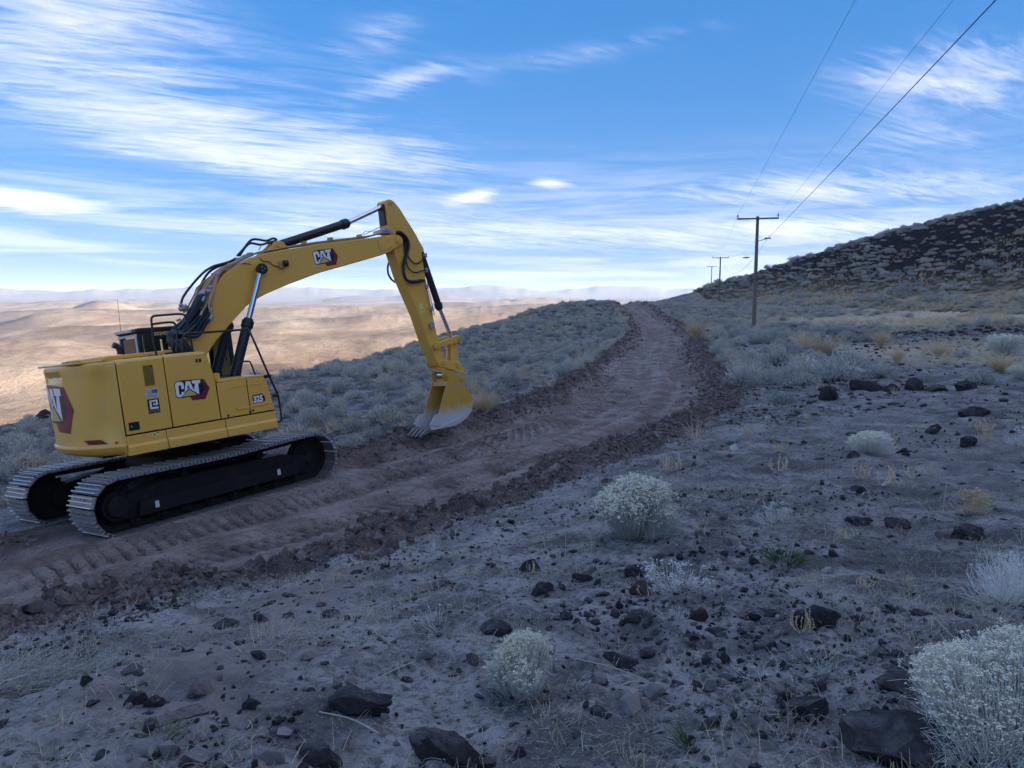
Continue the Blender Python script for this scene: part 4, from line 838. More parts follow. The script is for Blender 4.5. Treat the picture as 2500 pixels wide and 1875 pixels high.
for s_ in (-1, 1): g.prism(side_poly, *sorted((s_ * (BH - 0.025), s_ * BH)))
inner = [(a - (a - 6.1) * 0.05, b + 0.022) for a, b in bk]
for i in range(len(bk) - 1): g.prism([bk[i], bk[i + 1], inner[i + 1], inner[i]], -BH + 0.024, BH - 0.024)
BUC = U(g, 'bucket', 'bucket_paint', bevel=0.0)
U(G().prism([(6.0, 1.10), (6.06, 1.24), (6.20, 1.30), (6.36, 1.15), (6.24, 1.10)], -BH + 0.025, BH - 0.025), 'bucket_top', 'bucket_paint', BUC, 0.008)
for s_ in (-1, 1):
    y0, y1 = sorted((s_ * 0.17, s_ * 0.215)); ear = U(G().prism(lc_poly, y0, y1), 'bucket_ear', 'bucket_paint', BUC, 0.01)
    for c_, rr in (((680, 740), 0.085), ((860, 795), 0.07)):
        p = q(C8, c_, -0.215); U(G().cyl((p[0], s_ * 0.21, p[2]), (p[0], s_ * 0.245, p[2]), rr, n=22).cyl((p[0], s_ * 0.245, p[2]), (p[0], s_ * 0.255, p[2]), rr * 0.55, n=18), 'ear_boss', 'bucket_paint', BUC, 0.005)
    y0, y1 = sorted((s_ * BH, s_ * (BH + 0.022)))
    U(G().prism([(5.36, 0.32), (5.55, 0.53), (5.68, 0.51), (5.74, 0.40), (5.70, 0.30), (5.60, 0.26)], y0, y1), 'side_cutter', 'bucket_paint', BUC, 0.006)
    U(G().prism([(6.20, 0.24), (6.40, 0.28), (6.60, 0.42), (6.66, 0.55), (6.60, 0.56), (6.45, 0.42), (6.2, 0.33), (5.75, 0.27), (5.70, 0.22)], y0, y0 + 0.022 if s_ > 0 else y1), 'wear_plate', 'bucket_paint', BUC, 0.004)
    U(G().box(6.30, 6.43, *sorted((s_ * BH, s_ * (BH + 0.006))), 0.80, 0.90), 'id_plate', 'bucket_paint', BUC, 0.003)
p = q(C8, (560, 740), 0.0); U(G().cyl((6.09, -0.2, 1.35), (6.09, 0.2, 1.35), 0.05, n=16), 'bucket_pin', 'chrome', BUC)
U(G().cyl((6.49, -0.2, 1.20), (6.49, 0.2, 1.20), 0.045, n=16), 'bucket_pin', 'chrome', BUC)
for k, yy in enumerate(np.linspace(-BH + 0.05, BH - 0.05, 4)):
    g = G(); w = 0.045; V = [(5.44, yy - w, 0.165), (5.44, yy + w, 0.165), (5.44, yy - w, 0.265), (5.44, yy + w, 0.265), (5.30, yy - w * .9, 0.14), (5.30, yy + w * .9, 0.14), (5.30, yy - w * .9, 0.245), (5.30, yy + w * .9, 0.245), (5.10, yy - w * .55, 0.085), (5.10, yy + w * .55, 0.085), (5.10, yy - w * .55, 0.115), (5.10, yy + w * .55, 0.115)]
    g.add(V, [(0, 1, 3, 2), (0, 2, 6, 4), (1, 5, 7, 3), (2, 3, 7, 6), (0, 4, 5, 1), (4, 6, 10, 8), (5, 9, 11, 7), (6, 7, 11, 10), (4, 8, 9, 5), (8, 10, 11, 9)]); U(g, 'tooth', 'shoe_steel', BUC, 0.008)

# --- hoses and fittings
def hose(pts, r=0.02, name='hose', m_='hose', parent=EX, n=8): return U(G().tube(catmull(pts, 8), r, n), name, m_, parent)
_bk = catmull(np.array([(0.10, 2.2), (0.25, 2.48), (0.42, 2.74), (0.75, 3.25), (0.98, 3.58), (1.15, 3.77), (1.35, 3.90), (1.58, 4.0), (1.89, 4.115)]), 10)
_bs = np.concatenate([[0], np.cumsum(np.hypot(*np.diff(_bk, axis=0).T))]); _bs /= _bs[-1]
def back(u, off, y):                                 # a point off the back plate of the boom
    p_ = np.array([np.interp(u, _bs, _bk[:, 0]), np.interp(u, _bs, _bk[:, 1])]); e_ = np.array([np.interp(min(u + .02, 1), _bs, _bk[:, 0]), np.interp(min(u + .02, 1), _bs, _bk[:, 1])]) - np.array([np.interp(max(u - .02, 0), _bs, _bk[:, 0]), np.interp(max(u - .02, 0), _bs, _bk[:, 1])]); e_ /= np.linalg.norm(e_)
    return np.array([p_[0] - e_[1] * off, y, p_[1] + e_[0] * off])
for i in range(14):                                  # hoses looping from the hood up the foot of the boom
    y_ = -0.36 + 0.027 * i; near = i < 4; o_ = (-0.14 + 0.05 * i) if near else 0.05 + 0.03 * (i % 3); j_ = 0.035 * (i % 4); ue = 0.43 + 0.045 * (i % 3) - (0.05 if near else 0)
    bx = 0.10 + 0.75 * (y_ + 0.36)
    hose([(bx + 0.16 - j_, y_ - 0.04, 2.44), (bx - 0.02 - j_, y_ - 0.02, 2.60 + j_ * 0.4), (bx + 0.02 - j_, y_, 2.80 + j_ * 0.3), back(0.24, o_ + 0.09 + j_ * 0.5, y_), back(0.34, o_ + 0.04, y_), back(ue, o_, y_)], 0.031)
    a_, b_ = back(ue - 0.01, o_, y_), back(ue + 0.03, o_, y_); U(G().cyl(a_, b_, 0.030, n=8), 'hose_fitting', 'zinc', BOOM)
    if i % 5 != 4: hose([b_, back(ue + 0.10, max(o_, 0.05) if not near else 0.0, y_), back(0.70, 0.06 + 0.02 * (i % 2), max(y_, -0.24) * 0.95), back(0.84, 0.05, max(y_, -0.24) * 0.9), back(0.97, 0.045, max(y_, -0.24) * 0.85)], 0.019, 'boom_pipe', 'tan_pipe', BOOM)
for i in range(4): hose([(0.34 - 0.05 * i, -0.44 - 0.02 * i, 2.45), (0.28 - 0.06 * i, -0.44 - 0.02 * i, 2.60), (0.20 - 0.04 * i, -0.42, 2.70), (0.10 - 0.02 * i, -0.40, 2.60), (0.06 - 0.02 * i, -0.38, 2.45)], 0.022)
for u_ in (0.58, 0.68):
    a_, b_ = back(u_, 0.075, -0.27), back(u_ + 0.012, 0.075, 0.02)
    for k_ in range(5): c_ = a_ + (b_ - a_) * (k_ + 0.5) / 5; U(G().box(c_[0] - 0.03, c_[0] + 0.03, c_[1] - 0.026, c_[1] + 0.026, c_[2] - 0.028, c_[2] + 0.028), 'hose_clamp', 'zinc', BOOM, 0.01)
for u_, y_ in ((0.55, -0.29), (0.58, -0.28), (0.90, -0.2), (0.93, -0.12), (0.88, -0.05)):
    c_ = back(u_, 0.07, y_); U(G().box(c_[0] - 0.04, c_[0] + 0.04, c_[1] - 0.03, c_[1] + 0.03, c_[2] - 0.03, c_[2] + 0.03), 'hose_clamp', 'zinc', BOOM, 0.01)
for i, (p, w) in enumerate([((370, 1170), 0.07), ((430, 1190), 0.05), ((500, 1210), 0.05), ((340, 1130), 0.035), ((460, 1260), 0.07), ((420, 1300), 0.05), ((395, 1215), 0.035), ((310, 1335), 0.035)]):
    c_ = q(C6, p, -0.05 + 0.05 * (i % 3)); U(G().cyl((c_[0] - w, c_[1], c_[2] - w * .4), (c_[0] + w, c_[1], c_[2] + w * .4), w * .6, n=10).box(c_[0] - w * .5, c_[0] + w * .5, c_[1] - w, c_[1] + w, c_[2] - w * .5, c_[2] + w * .5), 'valve_block', 'zinc' if i < 4 else 'tan_pipe', BOOM, 0.008)
for i in range(4): hose([q(C6, (390 + 40 * i, 1230 + 10 * i), 0.0), q(C6, (440 + 40 * i, 1150), 0.02 * i), q(C6, (520 + 30 * i, 1000), 0.03 * i), q(C6, (600 + 25 * i, 860), 0.03 * i), back(0.80, 0.06, 0.02 + 0.05 * i)], 0.016, 'boom_pipe', 'tan_pipe', BOOM)
hose(qs(C6, [(340, 1120), (380, 1010), (500, 850), (650, 690), (780, 610), (900, 575), (1000, 545), (1090, 500)], -0.02), 0.022)
hose(qs(C6, [(530, 1180), (570, 1010), (620, 840), (720, 690), (850, 610), (960, 570)], 0.05), 0.022)
hose(qs(C6, [(1100, 470), (1190, 370), (1260, 280), (1320, 245), (1400, 250), (1500, 262), (1590, 232), (1640, 255)], -0.08), 0.022)
hose(qs(C6, [(1130, 470), (1220, 340), (1290, 298), (1420, 318), (1520, 290), (1630, 262)], 0.08), 0.022)
ptube('hose_stay', qs(C6, [(1395, 390), (1425, 325)], 0.0), 0.009, 'tan_pipe', smooth=1)
hose(qs(C7, [(600, 535), (660, 540), (740, 620), (765, 720), (735, 850), (700, 960), (695, 1070), (730, 1170), (810, 1200), (920, 1185), (975, 1185)], -0.27), 0.030, parent=STK)
hose(qs(C7, [(600, 545), (690, 590), (750, 700), (730, 820), (690, 960), (690, 1090), (740, 1185), (830, 1212), (960, 1190)], -0.21), 0.028, parent=STK)
hose(qs(C7, [(640, 560), (700, 640), (730, 780), (760, 870), (810, 935), (870, 960), (930, 925), (980, 860)], -0.23), 0.018, parent=STK)
hose(qs(C7, [(650, 570), (700, 680), (715, 850), (745, 990), (800, 1060), (870, 1078), (950, 1052), (1005, 1045)], -0.21), 0.014, parent=STK)
hose(qs(C7, [(500, 930), (480, 1000), (485, 1090), (520, 1160), (570, 1205), (625, 1225)], 0.22), 0.022, parent=STK)
hose(qs(C7, [(985, 1190), (1010, 1300), (1050, 1500), (1085, 1659)], -SKW - 0.03), 0.013, 'stick_pipe', 'tan_pipe', STK)
hose(qs(C7, [(1010, 1200), (1040, 1350), (1075, 1500), (1110, 1659)], -SKW + 0.05), 0.010, 'stick_pipe', 'tan_pipe', STK)
for p in ((1000, 1270), (1060, 1570), (985, 850), (1000, 1050)): c_ = q(C7, p, -SKW - 0.02); U(G().box(c_[0] - 0.035, c_[0] + 0.035, -SKW - 0.05, -SKW + 0.01, c_[2] - 0.05, c_[2] + 0.05), 'pipe_fitting', 'zinc', STK, 0.008)
c_ = q(C8, (465, 115), -SKW); U(G().cyl((c_[0], -SKW, c_[2]), (c_[0], -SKW - 0.06, c_[2]), 0.06, n=14).box(c_[0] - 0.04, c_[0] + 0.04, -SKW - 0.07, -SKW, c_[2] - 0.09, c_[2] - 0.02), 'shutoff_valve', 'zinc', STK, 0.008)
c_ = q(C7, (935, 1565), -SKW); g = G(); g.flat([(c_[0] - 0.05, -SKW - 0.0022, c_[2] - 0.10), (c_[0] + 0.07, -SKW - 0.0022, c_[2] - 0.09), (c_[0] + 0.045, -SKW - 0.0022, c_[2] + 0.12), (c_[0] - 0.07, -SKW - 0.0022, c_[2] + 0.11)])
g.flat([(c_[0] - 0.02, -SKW - 0.003, c_[2] - 0.06), (c_[0] + 0.04, -SKW - 0.003, c_[2] - 0.055), (c_[0] + 0.01, -SKW - 0.003, c_[2] + 0.0)], 1); U(g, 'warning_label', ['label_yellow', 'tan_pipe'], STK)

# ------------------------------------------------------------------ plants, stones
def leafmat(name, dark, light, dry=None, rough=0.8):
    def f(g, b):
        oi = g.n('ShaderNodeObjectInfo').outputs['Random']; p = pos(g); nz = g.noise(p, 9, 4, 0.6)
        c_ = g.mix(g.m('ADD', g.m('MULTIPLY', nz, 0.55), g.m('MULTIPLY', oi, 0.6), clamp=True), dark, light)
        if dry: c_ = g.mix(g.m('MULTIPLY', g.ramp(oi, 0.35, 0.9), 0.75), c_, dry)
        g.put(b.inputs['Base Color'], c_); b.inputs['Roughness'].default_value = rough; b.inputs['Specular IOR Level'].default_value = 0.15
    return mat(name, f)
leafmat('sage_leaf', (0.26, 0.26, 0.235), (0.68, 0.675, 0.62), (0.62, 0.54, 0.43))
leafmat('sage_stalk', (0.42, 0.34, 0.24), (0.62, 0.52, 0.39))
leafmat('wood_twig', (0.07, 0.06, 0.055), (0.15, 0.125, 0.11))
leafmat('rabbit_stem', (0.42, 0.415, 0.375), (0.76, 0.75, 0.69))
leafmat('rabbit_head', (0.76, 0.69, 0.51), (0.92, 0.87, 0.70))
leafmat('white_stem', (0.46, 0.445, 0.41), (0.80, 0.78, 0.72))
leafmat('tan_head', (0.46, 0.34, 0.19), (0.68, 0.53, 0.34))
leafmat('dry_grass', (0.52, 0.40, 0.25), (0.80, 0.64, 0.42))
leafmat('straw', (0.30, 0.26, 0.20), (0.56, 0.50, 0.41))
leafmat('green_leaf', (0.03, 0.06, 0.02), (0.08, 0.14, 0.04))
def rockmat(name, c0, c1, spot=None, bd=0.03, sc_=9):
    def f(g, b):
        tc = g.n('ShaderNodeTexCoord').outputs['Object']; p = pos(g); oi = g.n('ShaderNodeObjectInfo').outputs['Random']
        n1 = g.noise(p, sc_ * 0.6, 7, 0.68); v = g.n('ShaderNodeTexVoronoi'); g.link(p, v.inputs['Vector']); v.inputs['Scale'].default_value = sc_ * 5
        c_ = g.mix(g.ramp(n1, 0.3, 0.72), c0, c1); c_ = g.mix(g.m('MULTIPLY', oi, 0.30), c_, tuple(1.9 * k for k in c1))
        if spot: c_ = g.mix(g.m('MULTIPLY', g.ramp(g.noise(p, sc_ * 3.5, 5, 0.7), 0.62, 0.70), 0.6), c_, spot)
        nz_ = g.n('ShaderNodeSeparateXYZ'); g.link(g.n('ShaderNodeNewGeometry').outputs['Normal'], nz_.inputs[0])
        du = g.m('MULTIPLY', g.m('MULTIPLY', g.ramp(nz_.outputs[2], 0.35, 0.95), g.ramp(g.noise(p, 14, 5, 0.65), 0.40, 0.66)), 0.24); c_ = g.mix(du, c_, (0.30, 0.285, 0.27))
        g.put(b.inputs['Base Color'], c_); b.inputs['Roughness'].default_value = 0.9; b.inputs['Specular IOR Level'].default_value = 0.25
        h = g.m('ADD', n1, g.m('MULTIPLY', g.ramp(v.outputs['Distance'], 0.0, 0.35), 0.30)); bump(g, b, h, 0.9, bd)
    return mat(name, f)
rockmat('basalt', (0.014, 0.013, 0.015), (0.040, 0.036, 0.037), (0.16, 0.155, 0.14), 0.03)
rockmat('red_scoria', (0.035, 0.022, 0.020), (0.075, 0.045, 0.040), None, 0.02)
rockmat('grey_stone', (0.10, 0.095, 0.09), (0.19, 0.178, 0.17), None, 0.012)
rockmat('brown_stone', (0.11, 0.085, 0.075), (0.20, 0.155, 0.135), None, 0.02)
rockmat('white_stone', (0.45, 0.43, 0.40), (0.62, 0.60, 0.56), None, 0.01)
rockmat('clod', (0.080, 0.058, 0.050), (0.200, 0.152, 0.132), None, 0.02)
rockmat('pebble', (0.070, 0.060, 0.057), (0.27, 0.235, 0.215), None, 0.008)

def unit(v): return v / (np.linalg.norm(v, axis=-1, keepdims=True) + 1e-9)
class RB:                                            # ribbons: thin bent blades, one quad strip each
    def __init__(s): s.V = []; s.Q = []; s.M = []; s.n = 0
    def add(s, P, w, mi=0, taper=0.35):               # P (n, k, 3) centre lines, w (n,) widths
        n, k, _ = P.shape; t = unit(P[:, -1] - P[:, 0]); rnd = rng.normal(size=(n, 3)); side = unit(np.cross(t, rnd))
        wk = np.linspace(1, taper, k)[None, :, None] * np.asarray(w).reshape(-1, 1, 1) * 0.5
        L = P - side[:, None] * wk; R2 = P + side[:, None] * wk; V = np.stack([L, R2], 2).reshape(n, 2 * k, 3)
        base = s.n + np.arange(n)[:, None, None] * 2 * k; j = np.arange(k - 1)[None, :, None] * 2
        Qd = base + j + np.array([0, 1, 3, 2])[None, None]; s.V.append(V.reshape(-1, 3)); s.Q.append(Qd.reshape(-1, 4)); s.M.append(np.full(n * (k - 1), mi)); s.n += n * 2 * k
    def octa(s, C, r, mi=0, flat=0.8):
        n = len(C); r = np.asarray(r).reshape(-1, 1, 1) * np.ones((n, 1, 1)); D = np.array([(1,0,0),(0,1,0),(-1,0,0),(0,-1,0),(0,0,flat),(0,0,-flat)], float)
        jit = 1 + 0.35 * rng.normal(size=(n, 6, 1)); V = C[:, None] + D[None] * r * jit
        T_ = np.array([(0,1,4,4),(1,2,4,4),(2,3,4,4),(3,0,4,4),(1,0,5,5),(2,1,5,5),(3,2,5,5),(0,3,5,5)])
        s.T = getattr(s, 'T', []); s.T.append((s.n + np.arange(n)[:, None, None] * 6 + T_[None, :, :3]).reshape(-1, 3)); s.TM = getattr(s, 'TM', []); s.TM.append(np.full(n * 8, mi)); s.V.append(V.reshape(-1, 3)); s.n += n * 6
    def mesh(s, name, mats):
        V = np.concatenate(s.V); me = bpy.data.meshes.new(name); Qs = np.concatenate(s.Q) if s.Q else np.zeros((0, 4), int); Ts = np.concatenate(s.T) if getattr(s, 'T', None) else np.zeros((0, 3), int)
        me.vertices.add(len(V)); me.vertices.foreach_set('co', V.astype(np.float32).ravel()); li = np.concatenate([Qs.ravel(), Ts.ravel()]); me.loops.add(len(li)); me.loops.foreach_set('vertex_index', li.astype(np.int32))
        me.polygons.add(len(Qs) + len(Ts)); me.polygons.foreach_set('loop_start', np.concatenate([np.arange(len(Qs)) * 4, len(Qs) * 4 + np.arange(len(Ts)) * 3]).astype(np.int32))
        me.polygons.foreach_set('material_index', np.concatenate([np.concatenate(s.M) if s.M else np.zeros(0)] + ([np.concatenate(s.TM)] if len(Ts) else [])).astype(np.int32)); me.update(calc_edges=True)
        for m_ in mats: me.materials.append(MATS[m_])
        return me
def dome_dirs(n, lo=0.05, hi=1.0):
    z = rng.uniform(lo, hi, n); a = rng.uniform(0, 2 * np.pi, n); r = np.sqrt(1 - z * z); return np.stack([r * np.cos(a), r * np.sin(a), z], 1)
def curve3(p0, p1, bend, k=4):
    t = np.linspace(0, 1, k)[None, :, None]; return p0[:, None] * (1 - t) + p1[:, None] * t + bend[:, None] * (4 * t * (1 - t))
def sage_mesh(i, stalks=26, nst=110, per=11):
    """unit sagebrush: about 1 m across and 0.75 m high, split into (leaves, stalks, wood)"""
    d = dome_dirs(nst, 0.08, 1.0); rad = np.array([0.50, 0.50, 0.56]) * (0.72 + 0.34 * rng.random((nst, 1))) ; lob = 1 + 0.22 * np.sin(3 * np.arctan2(d[:, 1], d[:, 0]) + i * 1.7)[:, None]
    tip = d * rad * lob; root = rng.normal(size=(nst, 3)) * [0.06, 0.06, 0.01]
    w = RB(); w.add(curve3(root, tip, np.stack([0 * d[:, 0], 0 * d[:, 0], -0.05 * np.ones(nst)], 1), 3), np.full(nst, 0.014))
    l = RB(); tt = np.repeat(tip, per, 0); dd = np.repeat(d, per, 0); n = len(tt); b0 = tt + rng.normal(size=(n, 3)) * 0.055 - dd * rng.uniform(0, 0.16, (n, 1))
    v = unit(dd * 0.55 + np.array([0, 0, 0.8]) + rng.normal(size=(n, 3)) * 0.42); L = rng.uniform(0.06, 0.14, (n, 1))
    l.add(curve3(b0, b0 + v * L, rng.normal(size=(n, 3)) * 0.008, 3), rng.uniform(0.012, 0.026, n), taper=0.5)
    s_ = RB(); ds = dome_dirs(stalks, 0.45, 1.0); b = ds * [0.45, 0.45, 0.5]; e = b + unit(ds * 0.4 + [0, 0, 1.0]) * rng.uniform(0.08, 0.22, (stalks, 1)); s_.add(curve3(b, e, rng.normal(size=(stalks, 3)) * 0.015, 4), np.full(stalks, 0.013), taper=0.8)
    return l.mesh('foliage', ['sage_leaf']), s_.mesh('seed_stalks', ['sage_stalk']), w.mesh('wood', ['wood_twig'])
def join_mesh(name, mes):
    V = []; Q = []; M = []; mats = []; o = 0
    bm = bmesh.new(); out = bpy.data.meshes.new(name)
    for k, me in enumerate(mes):
        n0 = len(bm.faces); bm.from_mesh(me); bm.faces.ensure_lookup_table()
        for f in bm.faces[n0:]: f.material_index = k
        out.materials.append(me.materials[0])
    bm.to_mesh(out); bm.free(); return out
SAGE = [sage_mesh(i, *((22, 110, 11) if i < 3 else (55, 95, 9))) for i in range(5)]
def rabbit_mesh(i, nst=800, heads=3.0, spread=1.0, headm='rabbit_head', stemm='rabbit_stem', loose=0.0, hr=0.014, wd=0.006, lobes=7):
    """unit rabbitbrush: about 1 m across and 0.8 m high: clumps of upright wands, each ending in seed heads"""
    lc = dome_dirs(lobes, 0.25, 0.95); lc[0] = (0.1, 0, 1); lc = unit(lc); lr = rng.uniform(0.75, 1.08, (lobes, 1)); cen = lc * np.array([0.30 * spread, 0.30 * spread, 0.50]) * lr
    k = rng.integers(0, lobes, nst); d = dome_dirs(nst, -0.1, 1.0); d = unit(d + 0.5 * lc[k]); tip = cen[k] + d * np.array([0.23 * spread, 0.23 * spread, 0.25]) * (0.70 + 0.30 * rng.random((nst, 1)) ** 0.4) + rng.normal(size=(nst, 3)) * (0.010 + 0.05 * loose)
    tip[:, 2] = np.maximum(tip[:, 2], 0.10); root = np.concatenate([lc[k][:, :2] * 0.09 + rng.normal(size=(nst, 2)) * 0.025, np.zeros((nst, 1))], 1); h2 = unit(tip * [1, 1, 0] + 1e-6); bend = np.concatenate([h2[:, :2] * 0.035, np.full((nst, 1), -0.045)], 1) + rng.normal(size=(nst, 3)) * (0.010 + 0.04 * loose)
    st = RB(); st.add(curve3(root, tip, bend, 5), np.full(nst, wd), taper=0.6)
    m2 = nst; k = rng.integers(0, nst, m2); f = rng.uniform(0.55, 0.92, (m2, 1)); b = root[k] * (1 - f) + tip[k] * f + bend[k] * 4 * f * (1 - f); e = b + unit(tip[k] - root[k] + rng.normal(size=(m2, 3)) * 0.25) * rng.uniform(0.06, 0.14, (m2, 1))
    st.add(curve3(b, e, rng.normal(size=(m2, 3)) * 0.006, 3), np.full(m2, wd * 0.8), taper=0.6)
    hd = RB(); n = int(nst * heads); al = np.concatenate([tip, e]); src = rng.integers(0, len(al), int(nst * heads / 5) + 1); c_ = np.repeat(al[src], 5, 0)[:n]; n = len(c_); c_ = c_ + rng.normal(size=(n, 3)) * hr * [1.6, 1.6, 0.9]; keep = c_[:, 2] > 0.26 + 0.2 * rng.random(n); hd.octa(c_[keep], rng.uniform(0.6, 1.25, keep.sum()) * hr)
    return st.mesh('stems', [stemm]), hd.mesh('seed_heads', [headm])
def tuft_mesh(n=46, spread=0.35, h=(0.2, 0.5), mtl='dry_grass', w=0.008):
    a = rng.uniform(0, 2 * np.pi, n); r0 = rng.uniform(0, 0.08, n); lean = rng.uniform(0.02, spread, n); hh = rng.uniform(*h, n); root = np.stack([r0 * np.cos(a), r0 * np.sin(a), 0 * a - 0.02], 1); tip = np.stack([(r0 + lean) * np.cos(a), (r0 + lean) * np.sin(a), hh], 1)
    g = RB(); g.add(curve3(root, tip, np.stack([0 * a, 0 * a, 0.12 * lean], 1), 4), np.full(n, w), taper=0.25); return g.mesh('grass_tuft', [mtl])
def weed_mesh(n=9):
    m = n * 2; a = rng.uniform(0, 2 * np.pi, m); L = rng.uniform(0.55, 1.0, m); c_ = np.stack([np.cos(a), np.sin(a)], 1); root = np.concatenate([c_ * 0.04, np.zeros((m, 1))], 1)
    tip = np.concatenate([c_ * (0.10 + 0.20 * rng.random((m, 1))), L[:, None]], 1); bend = np.concatenate([c_ * 0.13, np.full((m, 1), -0.06)], 1) + rng.normal(size=(m, 3)) * 0.02
    r = RB(); r.add(curve3(root, tip, bend, 6), np.full(m, 0.022), taper=0.9); f = rng.uniform(0.35, 1.0, (m * 14, 1)); k = rng.integers(0, m, m * 14); c3 = root[k] * (1 - f) + tip[k] * f + bend[k] * 4 * f * (1 - f); r.octa(c3 + rng.normal(size=c3.shape) * 0.012, rng.uniform(0.010, 0.024, len(c3))); return r.mesh('weed', ['dry_grass'])
def rock_mesh(seed, sub=2, rough=0.28, flat=0.75, facet=7):
    r = np.random.default_rng(seed); bm = bmesh.new(); bmesh.ops.create_icosphere(bm, subdivisions=sub, radius=1.0); V = np.array([v.co[:] for v in bm.verts])
    D = unit(r.normal(size=(facet + 7, 3))); off = r.uniform(0.50, 0.86, facet + 7)
    for d, o in zip(D, off):                          # knock flat faces off the ball
        e = V @ d; V = V - np.maximum(e - o, 0)[:, None] * d
    ph = r.uniform(0, 20, 3); nz = fbm(V[:, 0] * 1.4 + ph[0] + V[:, 2], V[:, 1] * 1.4 + ph[1] - V[:, 2] * 0.7, 0.8, 4, 0.6, int(seed) % 97); V = V * (1 + rough * 0.55 * nz[:, None]) * [1, 0.82, flat]
    for v, c_ in zip(bm.verts, V): v.co = c_
    me = bpy.data.meshes.new('rock'); bm.to_mesh(me); bm.free(); me.polygons.foreach_set('use_smooth', [True] * len(me.polygons)); me.set_sharp_from_angle(angle=R_(24)); return me

# --- named foreground stones: photo pixels of (base centre x, base y, width, height)
ROCKS = [
 ((855, 1748, 195, 72), 'basalt', 'long low black basalt slab in the bare foreground left of centre'),
 ((1085, 1898, 225, 105), 'basalt', 'large black basalt boulder cut off by the lower edge left of centre'),
 ((2235, 1890, 350, 130), 'basalt', 'largest pitted black basalt slab below the biggest pale bush at lower right'),
 ((1980, 1757, 125, 66), 'basalt', 'pitted black basalt block just above the largest slab at lower right'),
 ((1525, 1632, 92, 46), 'basalt', 'angular flat topped black rock right of the small round pale bush'),
 ((1733, 1690, 40, 56), 'grey_stone', 'smooth grey egg shaped stone standing upright in the foreground'),
 ((1790, 1662, 60, 40), 'grey_stone', 'dull grey cobble close right of the egg shaped stone'),
 ((2002, 1535, 108, 60), 'basalt', 'dark double humped rock behind the curly tan weed'),
 ((1297, 1397, 62, 44), 'basalt', 'black rock with a pale twig leaning past it left of centre'),
 ((1322, 1450, 56, 40), 'basalt', 'dark rounded rock below the rock with the leaning twig'),
 ((1420, 1422, 62, 36), 'basalt', 'low dark rock between the twig rock and the white stalky plant'),
 ((1562, 1452, 74, 46), 'red_scoria', 'reddish black lumpy rock at the foot of the white stalky plant'),
 ((1552, 1408, 66, 34), 'basalt', 'dark rock tucked behind the reddish lumpy rock'),
 ((1708, 1518, 52, 46), 'red_scoria', 'round reddish rock right of the small white tuft'),
 ((1460, 1668, 50, 38), 'grey_stone', 'small grey cobble right of the small round pale bush'),
 ((1595, 1705, 70, 40), 'grey_stone', 'flat dark grey stone left of the egg shaped stone'),
 ((2282, 1060, 56, 34), 'basalt', 'upright glossy black rock right of the flat topped pale bush'),
 ((2370, 1090, 56, 32), 'basalt', 'black rock farther right on the field above the ball headed bush'),
 ((2210, 1112, 48, 28), 'basalt', 'black rock touching the right foot of the flat topped pale bush'),
 ((2085, 1118, 44, 22), 'basalt', 'low black rock at the left foot of the flat topped pale bush'),
 ((2370, 1318, 90, 48), 'basalt', 'black hump backed rock above the loose spiky bush on the right'),
 ((2320, 1315, 60, 30), 'brown_stone', 'pale brown flat stone against the hump backed rock'),
 ((2102, 1282, 70, 26), 'basalt', 'flat black rock in the middle of the right field'),
 ((2200, 1285, 82, 28), 'basalt', 'wide flat black rock right of the other flat one in the field'),
 ((2100, 1202, 64, 20), 'basalt', 'thin flat black rock under the coral shaped tan weeds'),
 ((2030, 978, 62, 50), 'basalt', 'leftmost block of the black boulder row beside the sagebrush clump'),
 ((2118, 955, 78, 42), 'basalt', 'broad boulder second from the left in the black boulder row'),
 ((2178, 955, 52, 26), 'basalt', 'low boulder in the middle of the black boulder row'),
 ((2236, 952, 52, 42), 'basalt', 'tall rounded boulder right of the middle of the black boulder row'),
 ((2295, 955, 70, 24), 'basalt', 'low flat boulder between the two tall ones of the black row'),
 ((2366, 952, 60, 44), 'basalt', 'rightmost sharp topped boulder of the black boulder row'),
 ((2395, 1015, 80, 34), 'basalt', 'broad dark rock in front of the right end of the boulder row'),
 ((102, 1022, 46, 36), 'basalt', 'lone dark boulder on the brow left of the excavator'),
 ((1793, 1100, 22, 20), 'white_stone', 'white stone beyond the road berm in the right field'),
 ((482, 1706, 88, 48), 'brown_stone', 'rounded brown stone in the disturbed soil at lower left'),
 ((430, 1762, 150, 52), 'brown_stone', 'long pale brown slab below the rounded brown stone'),
 ((320, 1645, 54, 34), 'grey_stone', 'grey rounded stone left of the disturbed soil'),
 ((305, 1600, 26, 22), 'red_scoria', 'small red stone above the grey rounded stone'),
 ((320, 1725, 64, 40), 'basalt', 'dark stone at the left edge of the disturbed soil'),
 ((370, 1728, 58, 40), 'basalt', 'dark blocky stone beside the brown slab'),
 ((630, 1610, 44, 34), 'basalt', 'dark notched stone right of the disturbed soil'),
 ((350, 1850, 90, 50), 'grey_stone', 'grey boulder near the lower left edge'),
 ((470, 1872, 100, 56), 'grey_stone', 'rounded grey boulder next to the pale bone like fragment'),
 ((660, 1868, 90, 52), 'grey_stone', 'smooth grey boulder at the lower edge left of centre'),
 ((770, 1880, 120, 64), 'basalt', 'dark grey boulder at the lower edge beside the smooth one'),
 ((1200, 1545, 100, 40), 'basalt', 'dark low rock behind the small round pale bush'),
 ((632, 1520, 50, 28), 'basalt', 'dark stone in the tracked dirt above the disturbed soil'),
 ((1035, 1612, 60, 26), 'grey_stone', 'pale grey flat stone left of the small round pale bush')]
BIGROCK = []
